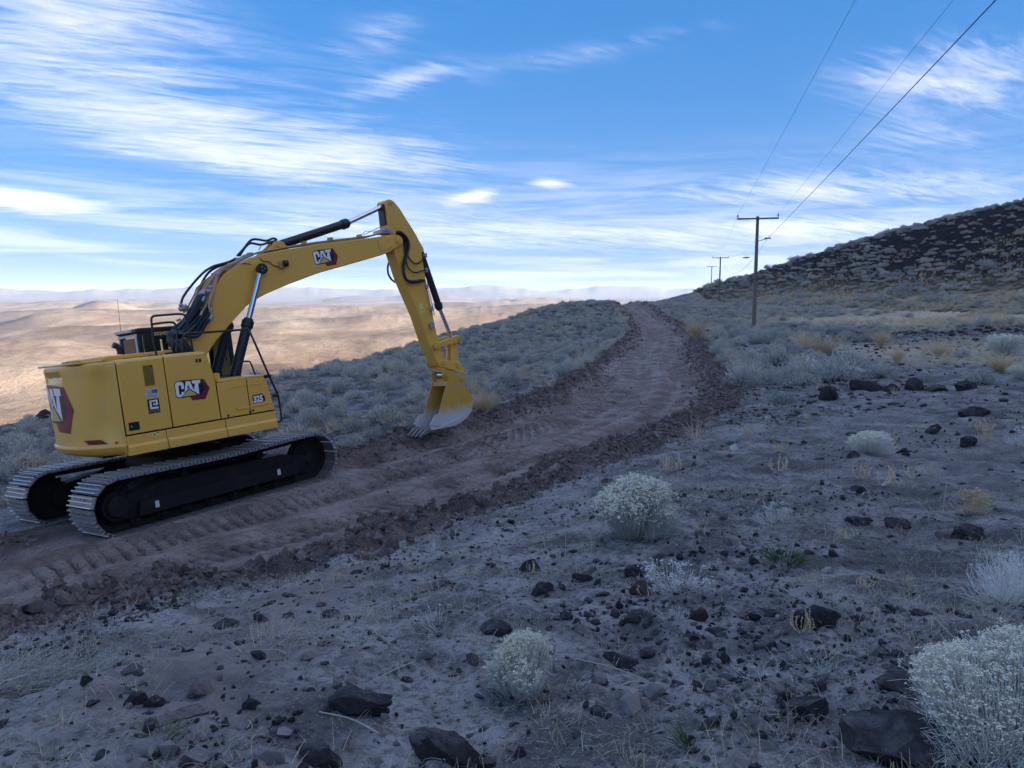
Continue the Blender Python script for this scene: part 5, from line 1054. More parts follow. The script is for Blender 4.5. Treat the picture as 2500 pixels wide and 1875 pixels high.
for i, ((px, py, w, h), mt, lab) in enumerate(ROCKS):
    p = gp(px, min(py, 1868)); d = depth_of(p); s_ = w * d / F / 2
    me = rock_mesh(100 + i, 4 if w > 80 else 3, 0.30, 1.0); me.materials.append(MATS[mt]); nm = 'boulder' if w > 60 else 'rock'
    o = link(nm, me); hz = h * d / F
    fac = 0.72 if mt != 'grey_stone' else 0.85
    o.scale = (s_ * 1.08, s_ * 1.0 * fac, hz * 0.62); o.location = (p[0], p[1] + s_ * 0.55 * fac, p[2] + hz * 0.12); o.rotation_euler = (random.uniform(-.08, .08), random.uniform(-.12, .12), random.uniform(-.35, .35))
    if 'upright' in lab and 'egg' in lab: o.scale = (s_, s_, hz * 0.62)
    tagit(o, lab, 'rock', 'named rocks'); del o['group']; BIGROCK.append((p[0], p[1], s_))

# --- foreground bushes: (base x, base y, width px, height px), mesh maker, label
def put_parts(name, meshes, p, sx, sz, rz, label, cat, group=None):
    r = empty(name, (float(p[0]), float(p[1]), float(p[2]) - 0.02)); r.scale = (sx, sx, sz); r.rotation_euler = (0, 0, rz)
    for nm, me in meshes: link(nm, me, r)['kind'] = 'stuff'
    tagit(r, label, cat, group); return r
RBB = [rabbit_mesh(0, 2600, 5.5, 1.0, wd=0.005, hr=0.0068, lobes=9), rabbit_mesh(1, 1900, 6.5, 0.92, hr=0.0078, wd=0.0055, lobes=8), rabbit_mesh(2, 4200, 4.6, 1.05, 'rabbit_head', 'white_stem', hr=0.0055, wd=0.0042), rabbit_mesh(3, 420, 1.5, 1.25, 'rabbit_head', 'white_stem', 0.9, hr=0.006, wd=0.005), rabbit_mesh(4, 1200, 5.0, 1.3, hr=0.010), rabbit_mesh(5, 160, 5.0, 1.1, 'tan_head', 'dry_grass', 0.3, 0.026, 0.007),
       rabbit_mesh(6, 110, 5.0, 1.2, 'white_stem', 'white_stem', 0.5, 0.020, 0.008), rabbit_mesh(7, 60, 1.0, 1.3, 'white_stem', 'white_stem', 1.0, 0.012, 0.008)]
BUSHES = [
 ((1558, 1312, 232, 160), 0, 'large rounded pale rabbitbrush with parted stems beside the road berm'),
 ((1282, 1692, 205, 172), 1, 'small round rabbitbrush with yellowish heads in the centre foreground'),
 ((2480, 1850, 500, 330), 2, 'biggest silvery white bush filling the lower right corner'),
 ((2450, 1468, 280, 130), 3, 'loose spiky whitish bush at the right edge above the corner bush'),
 ((2127, 1110, 138, 68), 4, 'flat topped creamy bush in the right field beyond the weeds'),
 ((2368, 1252, 116, 66), 5, 'tan bush with ball shaped seed heads in the right field'),
 ((1650, 1440, 150, 90), 6, 'white stalky plant with small round heads growing by the reddish rock'),
 ((1886, 1276, 98, 62), 6, 'smaller white stalky plant in the right field right of the large rabbitbrush'),
 ((2492, 1086, 80, 55), 6, 'white stalky plant cut by the right edge at mid height'),
 ((1640, 1512, 70, 56), 7, 'small white bristly tuft below the white stalky plant'),
 ((1362, 1198, 32, 40), 7, 'small white bristly tuft against the road berm'),
 ((2455, 868, 112, 60), 4, 'pale blue grey bush on the right edge above the tan grass clump'),
 ((2490, 925, 70, 40), 4, 'low pale grey bush at the right edge right of the boulder row'),
 ((2080, 925, 70, 36), 4, 'low pale bush behind the boulder row'),
 ((1075, 1538, 130, 74), 7, 'sprawling whitish plant left of the small round rabbitbrush'),
 ((1865, 1655, 150, 60), 7, 'flattened whitish plant on the gravel in the lower right'),
 ((2005, 1635, 140, 70), 7, 'dry branching white plant above the pitted black block'),
 ((1230, 1340, 60, 30), 7, 'dry whitish tuft in the soil left of the large rabbitbrush'),
 ((1050, 1345, 60, 44), 7, 'thin pale tuft on the outer foot of the berm'),
 ((950, 1500, 50, 36), 7, 'small grey tuft in the left centre soil')]
for (px, py, w, h), k, lab in BUSHES:
    p = gp(px, min(py, 1860)); d = depth_of(p); sx = w * d / F * 1.10; sz = h * d / F / 0.74
    if k in (3, 4, 5): sx /= 1.2
    put_parts('rabbitbrush' if k in (0, 1, 2, 4) else 'bush' if k in (3, 5) else 'dry_plant', [('stems', RBB[k][0]), ('seed_heads', RBB[k][1])], p, sx, sz, random.uniform(0, 6.28), lab, 'bush' if k < 6 else 'plant')
# broken branches of sagebrush thrown aside at the lower left
p = gp(105, 1668); r_ = RB(); n = 260; a = rng.uniform(-0.5, 0.6, n); b0 = np.stack([rng.uniform(-0.55, 0.35, n), rng.uniform(-0.2, 0.2, n), rng.uniform(0, 0.10, n)], 1); e0 = b0 + np.stack([np.cos(a) * rng.uniform(0.15, 0.5, n), np.sin(a) * 0.3, rng.uniform(0.02, 0.24, n)], 1)
r_.add(curve3(b0, e0, rng.normal(size=(n, 3)) * 0.03, 4), rng.uniform(0.004, 0.010, n)); l_ = RB(); n = 1500; k = rng.integers(0, 260, n); f = rng.uniform(0.4, 1.0, (n, 1)); bb = b0[k] * (1 - f) + e0[k] * f; l_.add(curve3(bb, bb + unit(rng.normal(size=(n, 3)) + [0.4, 0, 0.6]) * rng.uniform(0.03, 0.07, (n, 1)), rng.normal(size=(n, 3)) * 0.004, 3), np.full(n, 0.007))
put_parts('sagebrush_branch', [('twigs', r_.mesh('twigs', ['straw'])), ('foliage', l_.mesh('foliage', ['sage_leaf']))], p, 0.62, 0.62, 0.1, 'uprooted grey sagebrush branches lying on the bare ground at lower left', 'branch')
# curly dried weeds
WD = [weed_mesh(n) for n in (7, 9, 5)]
WEEDS = [(2150, 1186, 66, 54, 'coral shaped tan weed above the thin flat black rock'), (2100, 1170, 40, 44, 'tan weed left of the coral shaped one'), (2224, 1168, 34, 44, 'upright tan weed right of the coral shaped one'), (2276, 1163, 24, 34, 'narrow tan weed right of the upright one'), (2068, 1316, 40, 30, 'small tan weed left of the flat black rocks'),
         (2112, 1436, 46, 40, 'stubby tan weed in the right foreground'), (2220, 1440, 30, 42, 'slender tan weed right of the stubby one'), (1956, 1546, 50, 62, 'curly tan weed in front of the double humped rock'), (1713, 1300, 22, 24, 'tiny tan weed right of the large rabbitbrush'), (1010, 1392, 34, 24, 'tan weed on the outer foot of the berm'), (820, 1420, 30, 26, 'tan weed beside the churned berm soil'),
         (1575, 1455, 40, 30, 'tan weed in front of the reddish lumpy rock'), (1295, 1400, 24, 34, 'tan weed in front of the twig rock'), (1640, 1150, 40, 44, 'dry tan weed behind the large rabbitbrush'), (1900, 1150, 50, 40, 'dry tan weed in the middle of the right field'), (2390, 1052, 60, 30, 'pale tan weed near the upright glossy rock')]
for i, (px, py, w, h, lab) in enumerate(WEEDS):
    p = gp(px, py); d = depth_of(p); o = link('dried_weed', WD[i % 3]); o.location = p; o.scale = (w * d / F / 0.55, w * d / F / 0.55, h * d / F); o.rotation_euler = (0, 0, random.uniform(0, 6.28)); tagit(o, lab, 'weed')

# --- scattered cover: the largest in view are things of their own, the rest is one mass
def inframe(x, y, z, m=30):
    d = y * math.cos(TH) - z * math.sin(TH); u = y * math.sin(TH) + z * math.cos(TH); px = 1250 + F * x / np.maximum(d, .1); py = 937.5 - F * u / np.maximum(d, .1)
    return (d > 0.5) & (px > -m) & (px < 2500 + m) & (py > -m) & (py < 1875 + m), px, py, d
def machine_clear(x, y, pad=0.3):
    L = (np.stack([x, y], -1) - TM[:2]); fx = MM[:2, 0] / np.linalg.norm(MM[:2, 0]); ly = np.array([-fx[1], fx[0]]); a = L @ fx; b = L @ ly
    return ~((np.abs(a) < 2.35 + pad) & (np.abs(b) < 1.65 + pad))
def scatter(n, rmin, rmax, spread=38, power=1.0):
    r = np.exp(rng.uniform(np.log(rmin), np.log(rmax), n)) if power == 0 else (rng.uniform(rmin ** (2 * power), rmax ** (2 * power), n)) ** (1 / (2 * power)); a = np.radians(rng.uniform(-spread, spread, n)); return r * np.sin(a), r * np.cos(a)
def thin(x, y, dist):                                 # keep points at least dist apart (dist may vary)
    cell = {}; keep = []
    for i in range(len(x)):
        dd = dist[i]; key = (int(x[i] // 2), int(y[i] // 2)); ok = True
        for a in (-1, 0, 1):
            for b in (-1, 0, 1):
                for j in cell.get((key[0] + a, key[1] + b), ()):
                    if (x[i] - x[j]) ** 2 + (y[i] - y[j]) ** 2 < (0.5 * (dd + dist[j])) ** 2: ok = False; break
                if not ok: break
            if not ok: break
        if ok: keep.append(i); cell.setdefault(key, []).append(i)
    return np.array(keep)
def gn_scatter(name, pts, rot, scl, idx, protos, kindname=None):
    """one object: instances of the given meshes on points"""
    me = bpy.data.meshes.new(name); me.vertices.add(len(pts)); me.vertices.foreach_set('co', np.asarray(pts, np.float32).ravel())
    a = me.attributes.new('rot', 'FLOAT_VECTOR', 'POINT'); a.data.foreach_set('vector', np.asarray(rot, np.float32).ravel())
    a = me.attributes.new('scl', 'FLOAT_VECTOR', 'POINT'); a.data.foreach_set('vector', np.asarray(scl, np.float32).ravel())
    a = me.attributes.new('pick', 'INT', 'POINT'); a.data.foreach_set('value', np.asarray(idx, np.int32))
    o = link(name, me); o['kind'] = 'stuff'
    col = bpy.data.collections.new(name + '_kinds')
    for i, m_ in enumerate(protos): col.objects.link(bpy.data.objects.new(f'{name}_kind_{chr(97 + i)}', m_))
    ng = bpy.data.node_groups.new(name, 'GeometryNodeTree'); ng.interface.new_socket('Geometry', in_out='INPUT', socket_type='NodeSocketGeometry'); ng.interface.new_socket('Geometry', in_out='OUTPUT', socket_type='NodeSocketGeometry')
    nn = ng.nodes.new; gi, go, ip, ci = nn('NodeGroupInput'), nn('NodeGroupOutput'), nn('GeometryNodeInstanceOnPoints'), nn('GeometryNodeCollectionInfo')
    ci.inputs['Collection'].default_value = col; ci.inputs['Separate Children'].default_value = True; ci.inputs['Reset Children'].default_value = True; ip.inputs['Pick Instance'].default_value = True
    def na(nm, ty): x_ = nn('GeometryNodeInputNamedAttribute'); x_.data_type = ty; x_.inputs[0].default_value = nm; return [s for s in x_.outputs if s.enabled][0]
    L = ng.links.new; L(gi.outputs[0], ip.inputs['Points']); L(ci.outputs[0], ip.inputs['Instance']); L(na('pick', 'INT'), ip.inputs['Instance Index']); L(na('scl', 'FLOAT_VECTOR'), ip.inputs['Scale'])
    er = nn('FunctionNodeEulerToRotation'); L(na('rot', 'FLOAT_VECTOR'), er.inputs[0]); L(er.outputs[0], ip.inputs['Rotation']); L(ip.outputs[0], go.inputs[0])
    md = o.modifiers.new('scatter', 'NODES'); md.node_group = ng; return o
def clear_of(x, y, items, k=1.0):
    ok = np.ones(len(x), bool)
    for a, b, s_ in items: ok &= (x - a) ** 2 + (y - b) ** 2 > (s_ * k) ** 2
    return ok

def sage_points():
    X, Y, S_, W_ = [], [], [], []
    x = 8.5 + rng.uniform(-4, 4, 400); y = 26.5 + rng.uniform(-4, 4, 400); s, t = road_st(x, y); ok = (((x - 8.8) / 3.6) ** 2 + ((y - 26.5) / 3.6) ** 2 < 1) & (t > half_w(s) + 0.9)
    X.append(x[ok]); Y.append(y[ok]); S_.append(rng.uniform(1.0, 1.65, ok.sum())); W_.append(0.8 * np.ones(ok.sum()))
    # slope left of the road
    x, y = scatter(90000, 7, 135, 40, 0.8); s, t = road_st(x, y); z = base_z(x, y)
    left = (t < 0) & (np.abs(t) > half_w(s) + 0.75) | ((s < 0) & (x < -2))
    left |= (t == 50.0) & (x < RLx(y)); pd = np.sqrt(((x[:, None] - PATH[None, ::4, 0]) ** 2 + (y[:, None] - PATH[None, ::4, 1]) ** 2).min(1))
    ok = left & (pd > 1.7) & machine_clear(x, y, 0.8) & (np.hypot(x, y) > 9) & ~((x > -9) & (y < 9)); ok &= ~((np.abs(x + 2.1) < 0.9) & (np.abs(y - 16.9) < 0.8))
    X.append(x[ok]); Y.append(y[ok]); S_.append(np.where(np.hypot(x[ok], y[ok]) < 40, 0.45 + 0.75 * rng.random(ok.sum()) ** 1.5, 0.45 + 0.65 * rng.random(ok.sum()) ** 1.4)); W_.append(np.where(vnoise(x[ok] / 5.0, y[ok] / 5.0, 8) > 0.25, 1.35, 0.88))
    # clump right of the road in the middle distance, and the flat beyond
    x, y = scatter(60000, 19, 150, 37, 0.8); s, t = road_st(x, y); right = ((t > half_w(s) + 0.8) & (t < 49)) | ((t == 50.0) & (x > RLx(y)))
    d_cl = ((x - 8.5) / 3.6) ** 2 + ((y - 26.5) / 3.6) ** 2; clump = d_cl < 1.0
    far = (y > 46) & (hill_rho(x, y) > 190); far &= (x < 20 + 0.55 * (y - 46)); edge = (t < half_w(s) + 5) & (y > 26)
    pr = np.where(clump, 1.0, np.where(edge, 0.5, np.where(far, (0.20 + 0.22 * vnoise(x / 9, y / 9, 4)) * (1 - 0.93 * np.clip(1.4 * np.exp(-((y - 68) / 11) ** 2) * smoothstep(17, 27, x), 0, 1)), 0.012))); ok = right & (rng.random(len(x)) < pr)
    X.append(x[ok]); Y.append(y[ok]); S_.append(np.where(clump[ok], rng.uniform(0.9, 1.5, ok.sum()), rng.uniform(0.6, 1.2, ok.sum()))); W_.append(0.85 * np.ones(ok.sum()))
    # the stony hill: scattered, denser towards its foot
    x, y = scatter(45000, 60, 240, 36, 1.0); rho = hill_rho(x, y); pr = 0.09 + 0.7 * smoothstep(170, 192, rho) * smoothstep(-0.6, 0.3, fbm(x, y, 9, 3, 0.5, 71)) + 0.9 * smoothstep(0.15, 0.5, fbm(x, y, 20, 4, 0.55, 77)); ok = (rho < 196) & (rho > 95) & (rng.random(len(x)) < pr)
    X.append(x[ok]); Y.append(y[ok]); S_.append(0.5 + 1.7 * rng.random(ok.sum()) ** 2); W_.append(0.72 * np.ones(ok.sum()))
    X, Y, S_, W_ = map(np.concatenate, (X, Y, S_, W_)); k = thin(X, Y, S_ * W_ * 1.22); return X[k], Y[k], S_[k]
def RLx(y): return np.interp(y, RL[:, 1], RL[:, 0])
sx_, sy_, ss_ = sage_points(); sz_ = ground_z(sx_, sy_)
vis, spx, spy, sd = inframe(sx_, sy_, sz_ + 0.4); k = vis & clear_of(sx_, sy_, BIGROCK, 1.3); sx_, sy_, ss_, sz_, sd = sx_[k], sy_[k], ss_[k], sz_[k], sd[k]
order = np.argsort(-(ss_ / sd)); TOP = 290
onhill = hill_rho(sx_, sy_) < 196
SJ = [join_mesh('sagebrush', m3) for m3 in SAGE]
for c_, i in enumerate(order[:TOP]):
    s, t = road_st(sx_[i:i + 1], sy_[i:i + 1]); side = 'slope left of the road' if sx_[i] < RLx(sy_[i]) else 'flat right of the road'
    big = ss_[i] > 1.0; v = rng.integers(0, 5)
    _, ppx, ppy, pd_ = inframe(sx_[i:i + 1], sy_[i:i + 1], sz_[i:i + 1] + 0.3); ppx = float(ppx[0]); sz_w = 'broad' if big else 'low'
    if side[0] == 's':
        zone = 'along the left berm of the road' if (abs(t[0]) < half_w(s)[0] + 2.2 and sy_[i] > 15) else 'left of the excavator on the brow' if ppx < 130 else 'right behind the excavator on the slope' if (ppx < 720 and sy_[i] < 26) else 'beyond the excavator below the side trail' if ppx < 900 else 'behind the bucket on the slope' if ppx < 1250 and sy_[i] < 34 else 'high on the slope left of the road near its crest'
    else: zone = 'in the clump at the road bend above the black boulders' if (sy_[i] < 33 and sx_[i] < 13) else 'on the bare field right of the boulders' if sy_[i] < 33 else 'between the road and the nearest pole' if sx_[i] < 20 else 'on the flat beyond the nearest pole'
    lab = f'{sz_w} grey sagebrush {zone}'
    r = put_parts('sagebrush', [('foliage', SAGE[v][0]), ('seed_stalks', SAGE[v][1]), ('wood', SAGE[v][2])], (sx_[i], sy_[i], sz_[i]), float(ss_[i]), float(ss_[i] * rng.uniform(0.62, 0.95)), float(rng.uniform(0, 6.28)), lab, 'sagebrush', 'sagebrush ' + zone)
rest = order[TOP:]; n = len(rest)
gn_scatter('sagebrush_scrub', np.stack([sx_[rest], sy_[rest], sz_[rest] - 0.03], 1), np.stack([np.zeros(n), np.zeros(n), rng.uniform(0, 6.28, n)], 1), np.stack([ss_[rest], ss_[rest], ss_[rest] * np.where(onhill[rest], rng.uniform(0.4, 0.7, n), rng.uniform(0.5, 0.8, n))], 1), rng.integers(0, 5, n), SJ)
# dry grass: pale patches on the right, thin elsewhere
TU = [tuft_mesh(46), tuft_mesh(60, 0.25, (0.25, 0.6)), tuft_mesh(30, 0.45, (0.12, 0.35))]
x, y = scatter(130000, 9, 150, 36, 0.8); s, t = road_st(x, y); gm = smoothstep(12, 18, x) * np.exp(-((y - 34) / 7) ** 2) * 0.35 + 1.3 * np.exp(-((y - 68) / 11) ** 2) * smoothstep(19, 30, x) + 0.7 * np.exp(-((hill_rho(x, y) - 190) / 8) ** 2) * (y < 160) + 0.012 * (np.abs(t) > half_w(s) + 0.9) * (x > RLx(y)) + 0.12 * (x < RLx(y)) * (y > 18) + 0.30 * (x > RLx(y)) * smoothstep(42, 55, y)
gm *= smoothstep(-0.35, 0.3, fbm(x, y, 5, 3, 0.5, 91)); ok = (rng.random(len(x)) < gm * 0.55) & (np.abs(t) > half_w(s) + 0.5) & machine_clear(x, y, 0.2); x, y = x[ok], y[ok]; z = ground_z(x, y); n = len(x); sc1 = rng.uniform(0.45, 1.0, n)
gn_scatter('dry_grass', np.stack([x, y, z], 1), np.stack([np.zeros(n), np.zeros(n), rng.uniform(0, 6.28, n)], 1), np.stack([sc1, sc1, sc1 * rng.uniform(0.6, 1.1, n)], 1), rng.integers(0, 3, n), TU)
# tall dry grass clumps by the clump's right and the two tan ones on the field
for i, (px, py, w, h, lab) in enumerate([(2440, 905, 150, 42, 'wide tan grass clump at the right edge above the boulder row'), (2010, 868, 130, 50, 'tan grass clump right of the sagebrush clump'), (1960, 850, 90, 40, 'tan grass clump behind the sagebrush clump'), (2190, 885, 60, 34, 'small tan grass clump in the right middle field'), (2150, 845, 80, 40, 'tan grass clump before the dark stony strip'),
                                              (2290, 870, 80, 40, 'tan grass clump in the dark stony strip on the right'), (1180, 1010, 120, 60, 'pale tan grass clump just right of the bucket'), (1700, 830, 90, 50, 'tan grass by the inner bend of the road')]):
    p = gp(px, py); d = depth_of(p); o = link('grass_clump', tuft_mesh(420, 0.75, (0.35, 0.8), 'dry_grass', 0.012)); o.location = p; o.scale = (w * d / F / 1.5, w * d / F / 1.7, h * d / F / 0.72); tagit(o, lab, 'grass')
# stones of the right field
RK = [rock_mesh(s0, 2, 0.3, f) for s0, f in ((1, .7), (2, .6), (3, .8), (4, .5), (5, .65), (6, .75))]
for m_ in RK: m_.materials.append(MATS['basalt'])
x, y = scatter(26000, 2.4, 64, 37, 0.50); s, t = road_st(x, y); ok = (x > RLx(y)) & (np.abs(t) > half_w(s) + 1.0) & (rng.random(len(x)) < 0.10 + 0.8 * smoothstep(0.0, 0.55, fbm(x, y, 3.5, 3, 0.5, 5)) + 0.9 * np.exp(-((y - 47) / 9) ** 2) * (x > 10)); ok &= clear_of(x, y, BIGROCK, 1.25); x, y = x[ok], y[ok]
sz1 = np.minimum(rng.gamma(0.9, 0.042, len(x)) + 0.016, 0.26) * (1 + 0.8 * np.exp(-((y - 47) / 9) ** 2)); sz1 *= np.interp(np.hypot(x, y), [2, 6, 14], [0.35, 0.6, 1.0]) * np.where(x < 0.1 * y, 0.6, 1.0); z = ground_z(x, y); vis, _, _, d = inframe(x, y, z, 10); x, y, z, sz1, d = x[vis], y[vis], z[vis], sz1[vis], d[vis]
k = thin(x, y, sz1 * 2.0); x, y, z, sz1, d = x[k], y[k], z[k], sz1[k], d[k]; order = np.argsort(-(sz1 / d))
for i in order[:240]:
    o = link('rock', RK[rng.integers(0, 6)]); o.location = (x[i], y[i], z[i] + sz1[i] * rng.uniform(-0.12, 0.12)); o.scale = (sz1[i] * rng.uniform(.85, 1.35), sz1[i] * rng.uniform(.8, 1.2), sz1[i] * rng.uniform(.55, .9)); o.rotation_euler = (rng.uniform(-.2, .2), rng.uniform(-.2, .2), rng.uniform(0, 6.28))
    _, ppx, ppy, _d = inframe(x[i:i + 1], y[i:i + 1], z[i:i + 1]); ppx, ppy = float(ppx[0]), float(ppy[0])
    row = 'at the lower edge' if ppy > 1600 else 'below the large rabbitbrush' if ppy > 1310 else 'level with the large rabbitbrush' if ppy > 1120 else 'on the field short of the boulder row' if ppy > 960 else 'in the dark stony strip beyond the boulder row'
    colm = 'left of the small round bush' if ppx < 1180 else 'near the egg shaped stone' if ppx < 1720 else 'toward the right edge'
    zone = row + (', ' + colm if ppy > 1120 else ''); flat_ = 'flat' if o.scale[2] < 0.62 * sz1[i] else 'chunky'; tagit(o, f'{flat_} dark basalt rock {zone}', 'rock', 'loose rocks ' + zone)
rest = order[240:]; n = len(rest)
gn_scatter('loose_stones', np.stack([x[rest], y[rest], z[rest] + sz1[rest] * .1], 1), rng.uniform(-.3, .3, (n, 3)) + np.stack([np.zeros(n), np.zeros(n), rng.uniform(0, 6.28, n)], 1), sz1[rest][:, None] * np.stack([rng.uniform(.85, 1.4, n), rng.uniform(.7, 1.2, n), rng.uniform(.5, .9, n)], 1), rng.integers(0, 6, n), RK)
# gravel, soil clods, straw
PB = [rock_mesh(s0, 1, 0.3, f) for s0, f in ((11, .7), (12, .6), (13, .8), (14, .7))]
for k_, m_ in enumerate(PB): m_.materials.append(MATS['basalt' if k_ < 2 else 'pebble'])
x, y = scatter(80000, 2.0, 40, 38, 0.38); s, t = road_st(x, y); ok = (np.abs(t) > half_w(s) + 0.4) & machine_clear(x, y, 0.0) & (rng.random(len(x)) < 0.07 + 0.9 * smoothstep(0.0, 0.55, fbm(x, y, 1.7, 4, 0.55, 15))); x, y = x[ok], y[ok]; z = ground_z(x, y); n = len(x); q1 = np.minimum(rng.gamma(1.0, 0.010, n) + 0.004, 0.085)
gn_scatter('gravel', np.stack([x, y, z + q1 * .2], 1), rng.uniform(0, 6.28, (n, 3)), q1[:, None] * rng.uniform(.7, 1.3, (n, 3)), rng.integers(0, 4, n), PB)
CL = [rock_mesh(s0, 2, 0.75, f) for s0, f in ((21, .8), (22, .7), (23, .9), (24, .75))]
for m_ in CL: m_.materials.append(MATS['clod'])
NC = 70000; ii = rng.integers(0, len(RL) - 1, NC); f = rng.random(NC)[:, None]; P0 = RL[ii] * (1 - f) + RL[ii + 1] * f; tn = unit(_seg[ii]); nr_ = np.stack([tn[:, 1], -tn[:, 0]], 1); S0 = RS[ii]; hw = half_w(S0); sd_ = np.where(rng.random(NC) < 0.62, 1, -1); off = sd_ * (hw + 0.42 + rng.normal(size=NC) * 0.36)
mid_ = rng.random(NC) < 0.07; off = np.where(mid_, rng.uniform(-2.2, 2.2, NC), off); Pq = P0 + nr_ * off[:, None]; x, y = Pq.T; vis = (y > 2.0) & (y < 100) & machine_clear(x, y, 0.05) & (rng.random(NC) < np.interp(np.hypot(x, y), [0, 20, 60, 100], [1, 0.8, 0.45, 0.3])); x, y, mid_ = x[vis], y[vis], mid_[vis]; z = ground_z(x, y); n = len(x); q1 = np.minimum(rng.gamma(0.8, 0.019, n) + 0.008, 0.11) * np.where(mid_, 0.40, 1) * np.interp(np.hypot(x, y), [0, 8, 60], [0.75, 1, 1.5])
gn_scatter('soil_clods', np.stack([x, y, z + q1 * .25], 1), rng.uniform(0, 6.28, (n, 3)), q1[:, None] * rng.uniform(.7, 1.3, (n, 3)), rng.integers(0, 4, n), CL)
def straw_mesh(seed):
    n = 5; r = RB(); b = rng.normal(size=(n, 3)) * [0.06, 0.06, 0.004]; b[:, 2] = np.abs(b[:, 2]) + 0.004; a = rng.uniform(0, 6.28, n); e = b + np.stack([np.cos(a), np.sin(a), rng.uniform(-0.04, 0.12, n)], 1) * rng.uniform(0.03, 0.10, (n, 1)); r.add(curve3(b, e, rng.normal(size=(n, 3)) * 0.007, 4), rng.uniform(0.0018, 0.0034, n)); return r.mesh('straw', ['straw'])
ST = [straw_mesh(i) for i in range(3)] + [tuft_mesh(9, 0.10, (0.015, 0.06), 'straw', 0.003), tuft_mesh(12, 0.07, (0.015, 0.06), 'dry_grass', 0.0035)]
x, y = scatter(30000, 2.0, 28, 38, 0.40); s, t = road_st(x, y); ok = (np.abs(t) > half_w(s) + 1.0) & (x > RLx(y)) & (rng.random(len(x)) < 0.35 + 0.55 * fbm(x, y, 1.1, 3, 0.5, 25)); x, y = x[ok], y[ok]; z = ground_z(x, y); n = len(x); q1 = rng.uniform(0.5, 1.3, n)
gn_scatter('dry_litter', np.stack([x, y, z], 1), np.stack([rng.normal(size=n) * .1, rng.normal(size=n) * .1, rng.uniform(0, 6.28, n)], 1), q1[:, None] * np.ones((1, 3)), rng.integers(0, 5, n), ST)
# tall single stalks and fallen twigs in the foreground
for i, (pts, lab) in enumerate([([(1318, 1300), (1340, 1360), (1350, 1425)], 'long pale twig leaning over the black rock left of centre'), ([(870, 1500), (850, 1550), (838, 1600)], 'thin dry stalk standing left of the dark slab'), ([(1225, 1335), (1228, 1400), (1224, 1470)], 'thin dry stalk standing left of the twig rock'), ([(2312, 1172), (2305, 1225), (2300, 1262)], 'tall thin stalk left of the ball headed bush'),
                                  ([(1380, 1262), (1381, 1320), (1378, 1388)], 'thin dry stalk beyond the twig rock')]):
    pb = gp(*pts[-1]); d0 = depth_of(pb); P = [ray(*q0) * d0 for q0 in pts]; P[-1] = P[-1] - np.array([0, 0, 0.01]); o = G().tube(catmull(P, 6), 0.0026 * max(1, d0 / 5), 5).build('dry_stalk', 'straw'); tagit(o, lab, 'stalk')
for i, (a_, b_, lab) in enumerate([((780, 1742), (925, 1802), 'fallen twig below the long black slab'), ((1405, 1612), (1580, 1672), 'crooked fallen twig right of the small round rabbitbrush'), ((2280, 1512), (2345, 1590), 'fallen twig left of the biggest silvery bush'), ((900, 1670), (1010, 1625), 'thin fallen twig above the long black slab'), ((1560, 1668), (1502, 1690), 'short thick bleached twig near the crooked one'), ((640, 1590), (700, 1605), 'short twig beside the notched stone')]):
    A_, B_ = gp(*a_), gp(*b_); m0 = (A_ + B_) / 2 + np.array([0.01, 0.02, 0.015]); o = G().tube(catmull([A_ + [0, 0, .008], m0, B_ + [0, 0, .02]], 6), 0.0032, 5).build('fallen_twig', 'straw'); tagit(o, lab, 'twig')
for px, py, lab in ((400, 1800, 'small green plant sprouting among stones at lower left'), (1690, 1810, 'dark green low plant at the bottom right of centre'), (1920, 1365, 'faint green sprouts in the middle of the right field')):
    p = gp(px, py); o = link('green_sprout', tuft_mesh(120, 0.14, (0.01, 0.05), 'green_leaf', 0.006)); o.location = p; d = depth_of(p); o.scale = (1.0 * d / 4,) * 3; tagit(o, lab, 'plant')

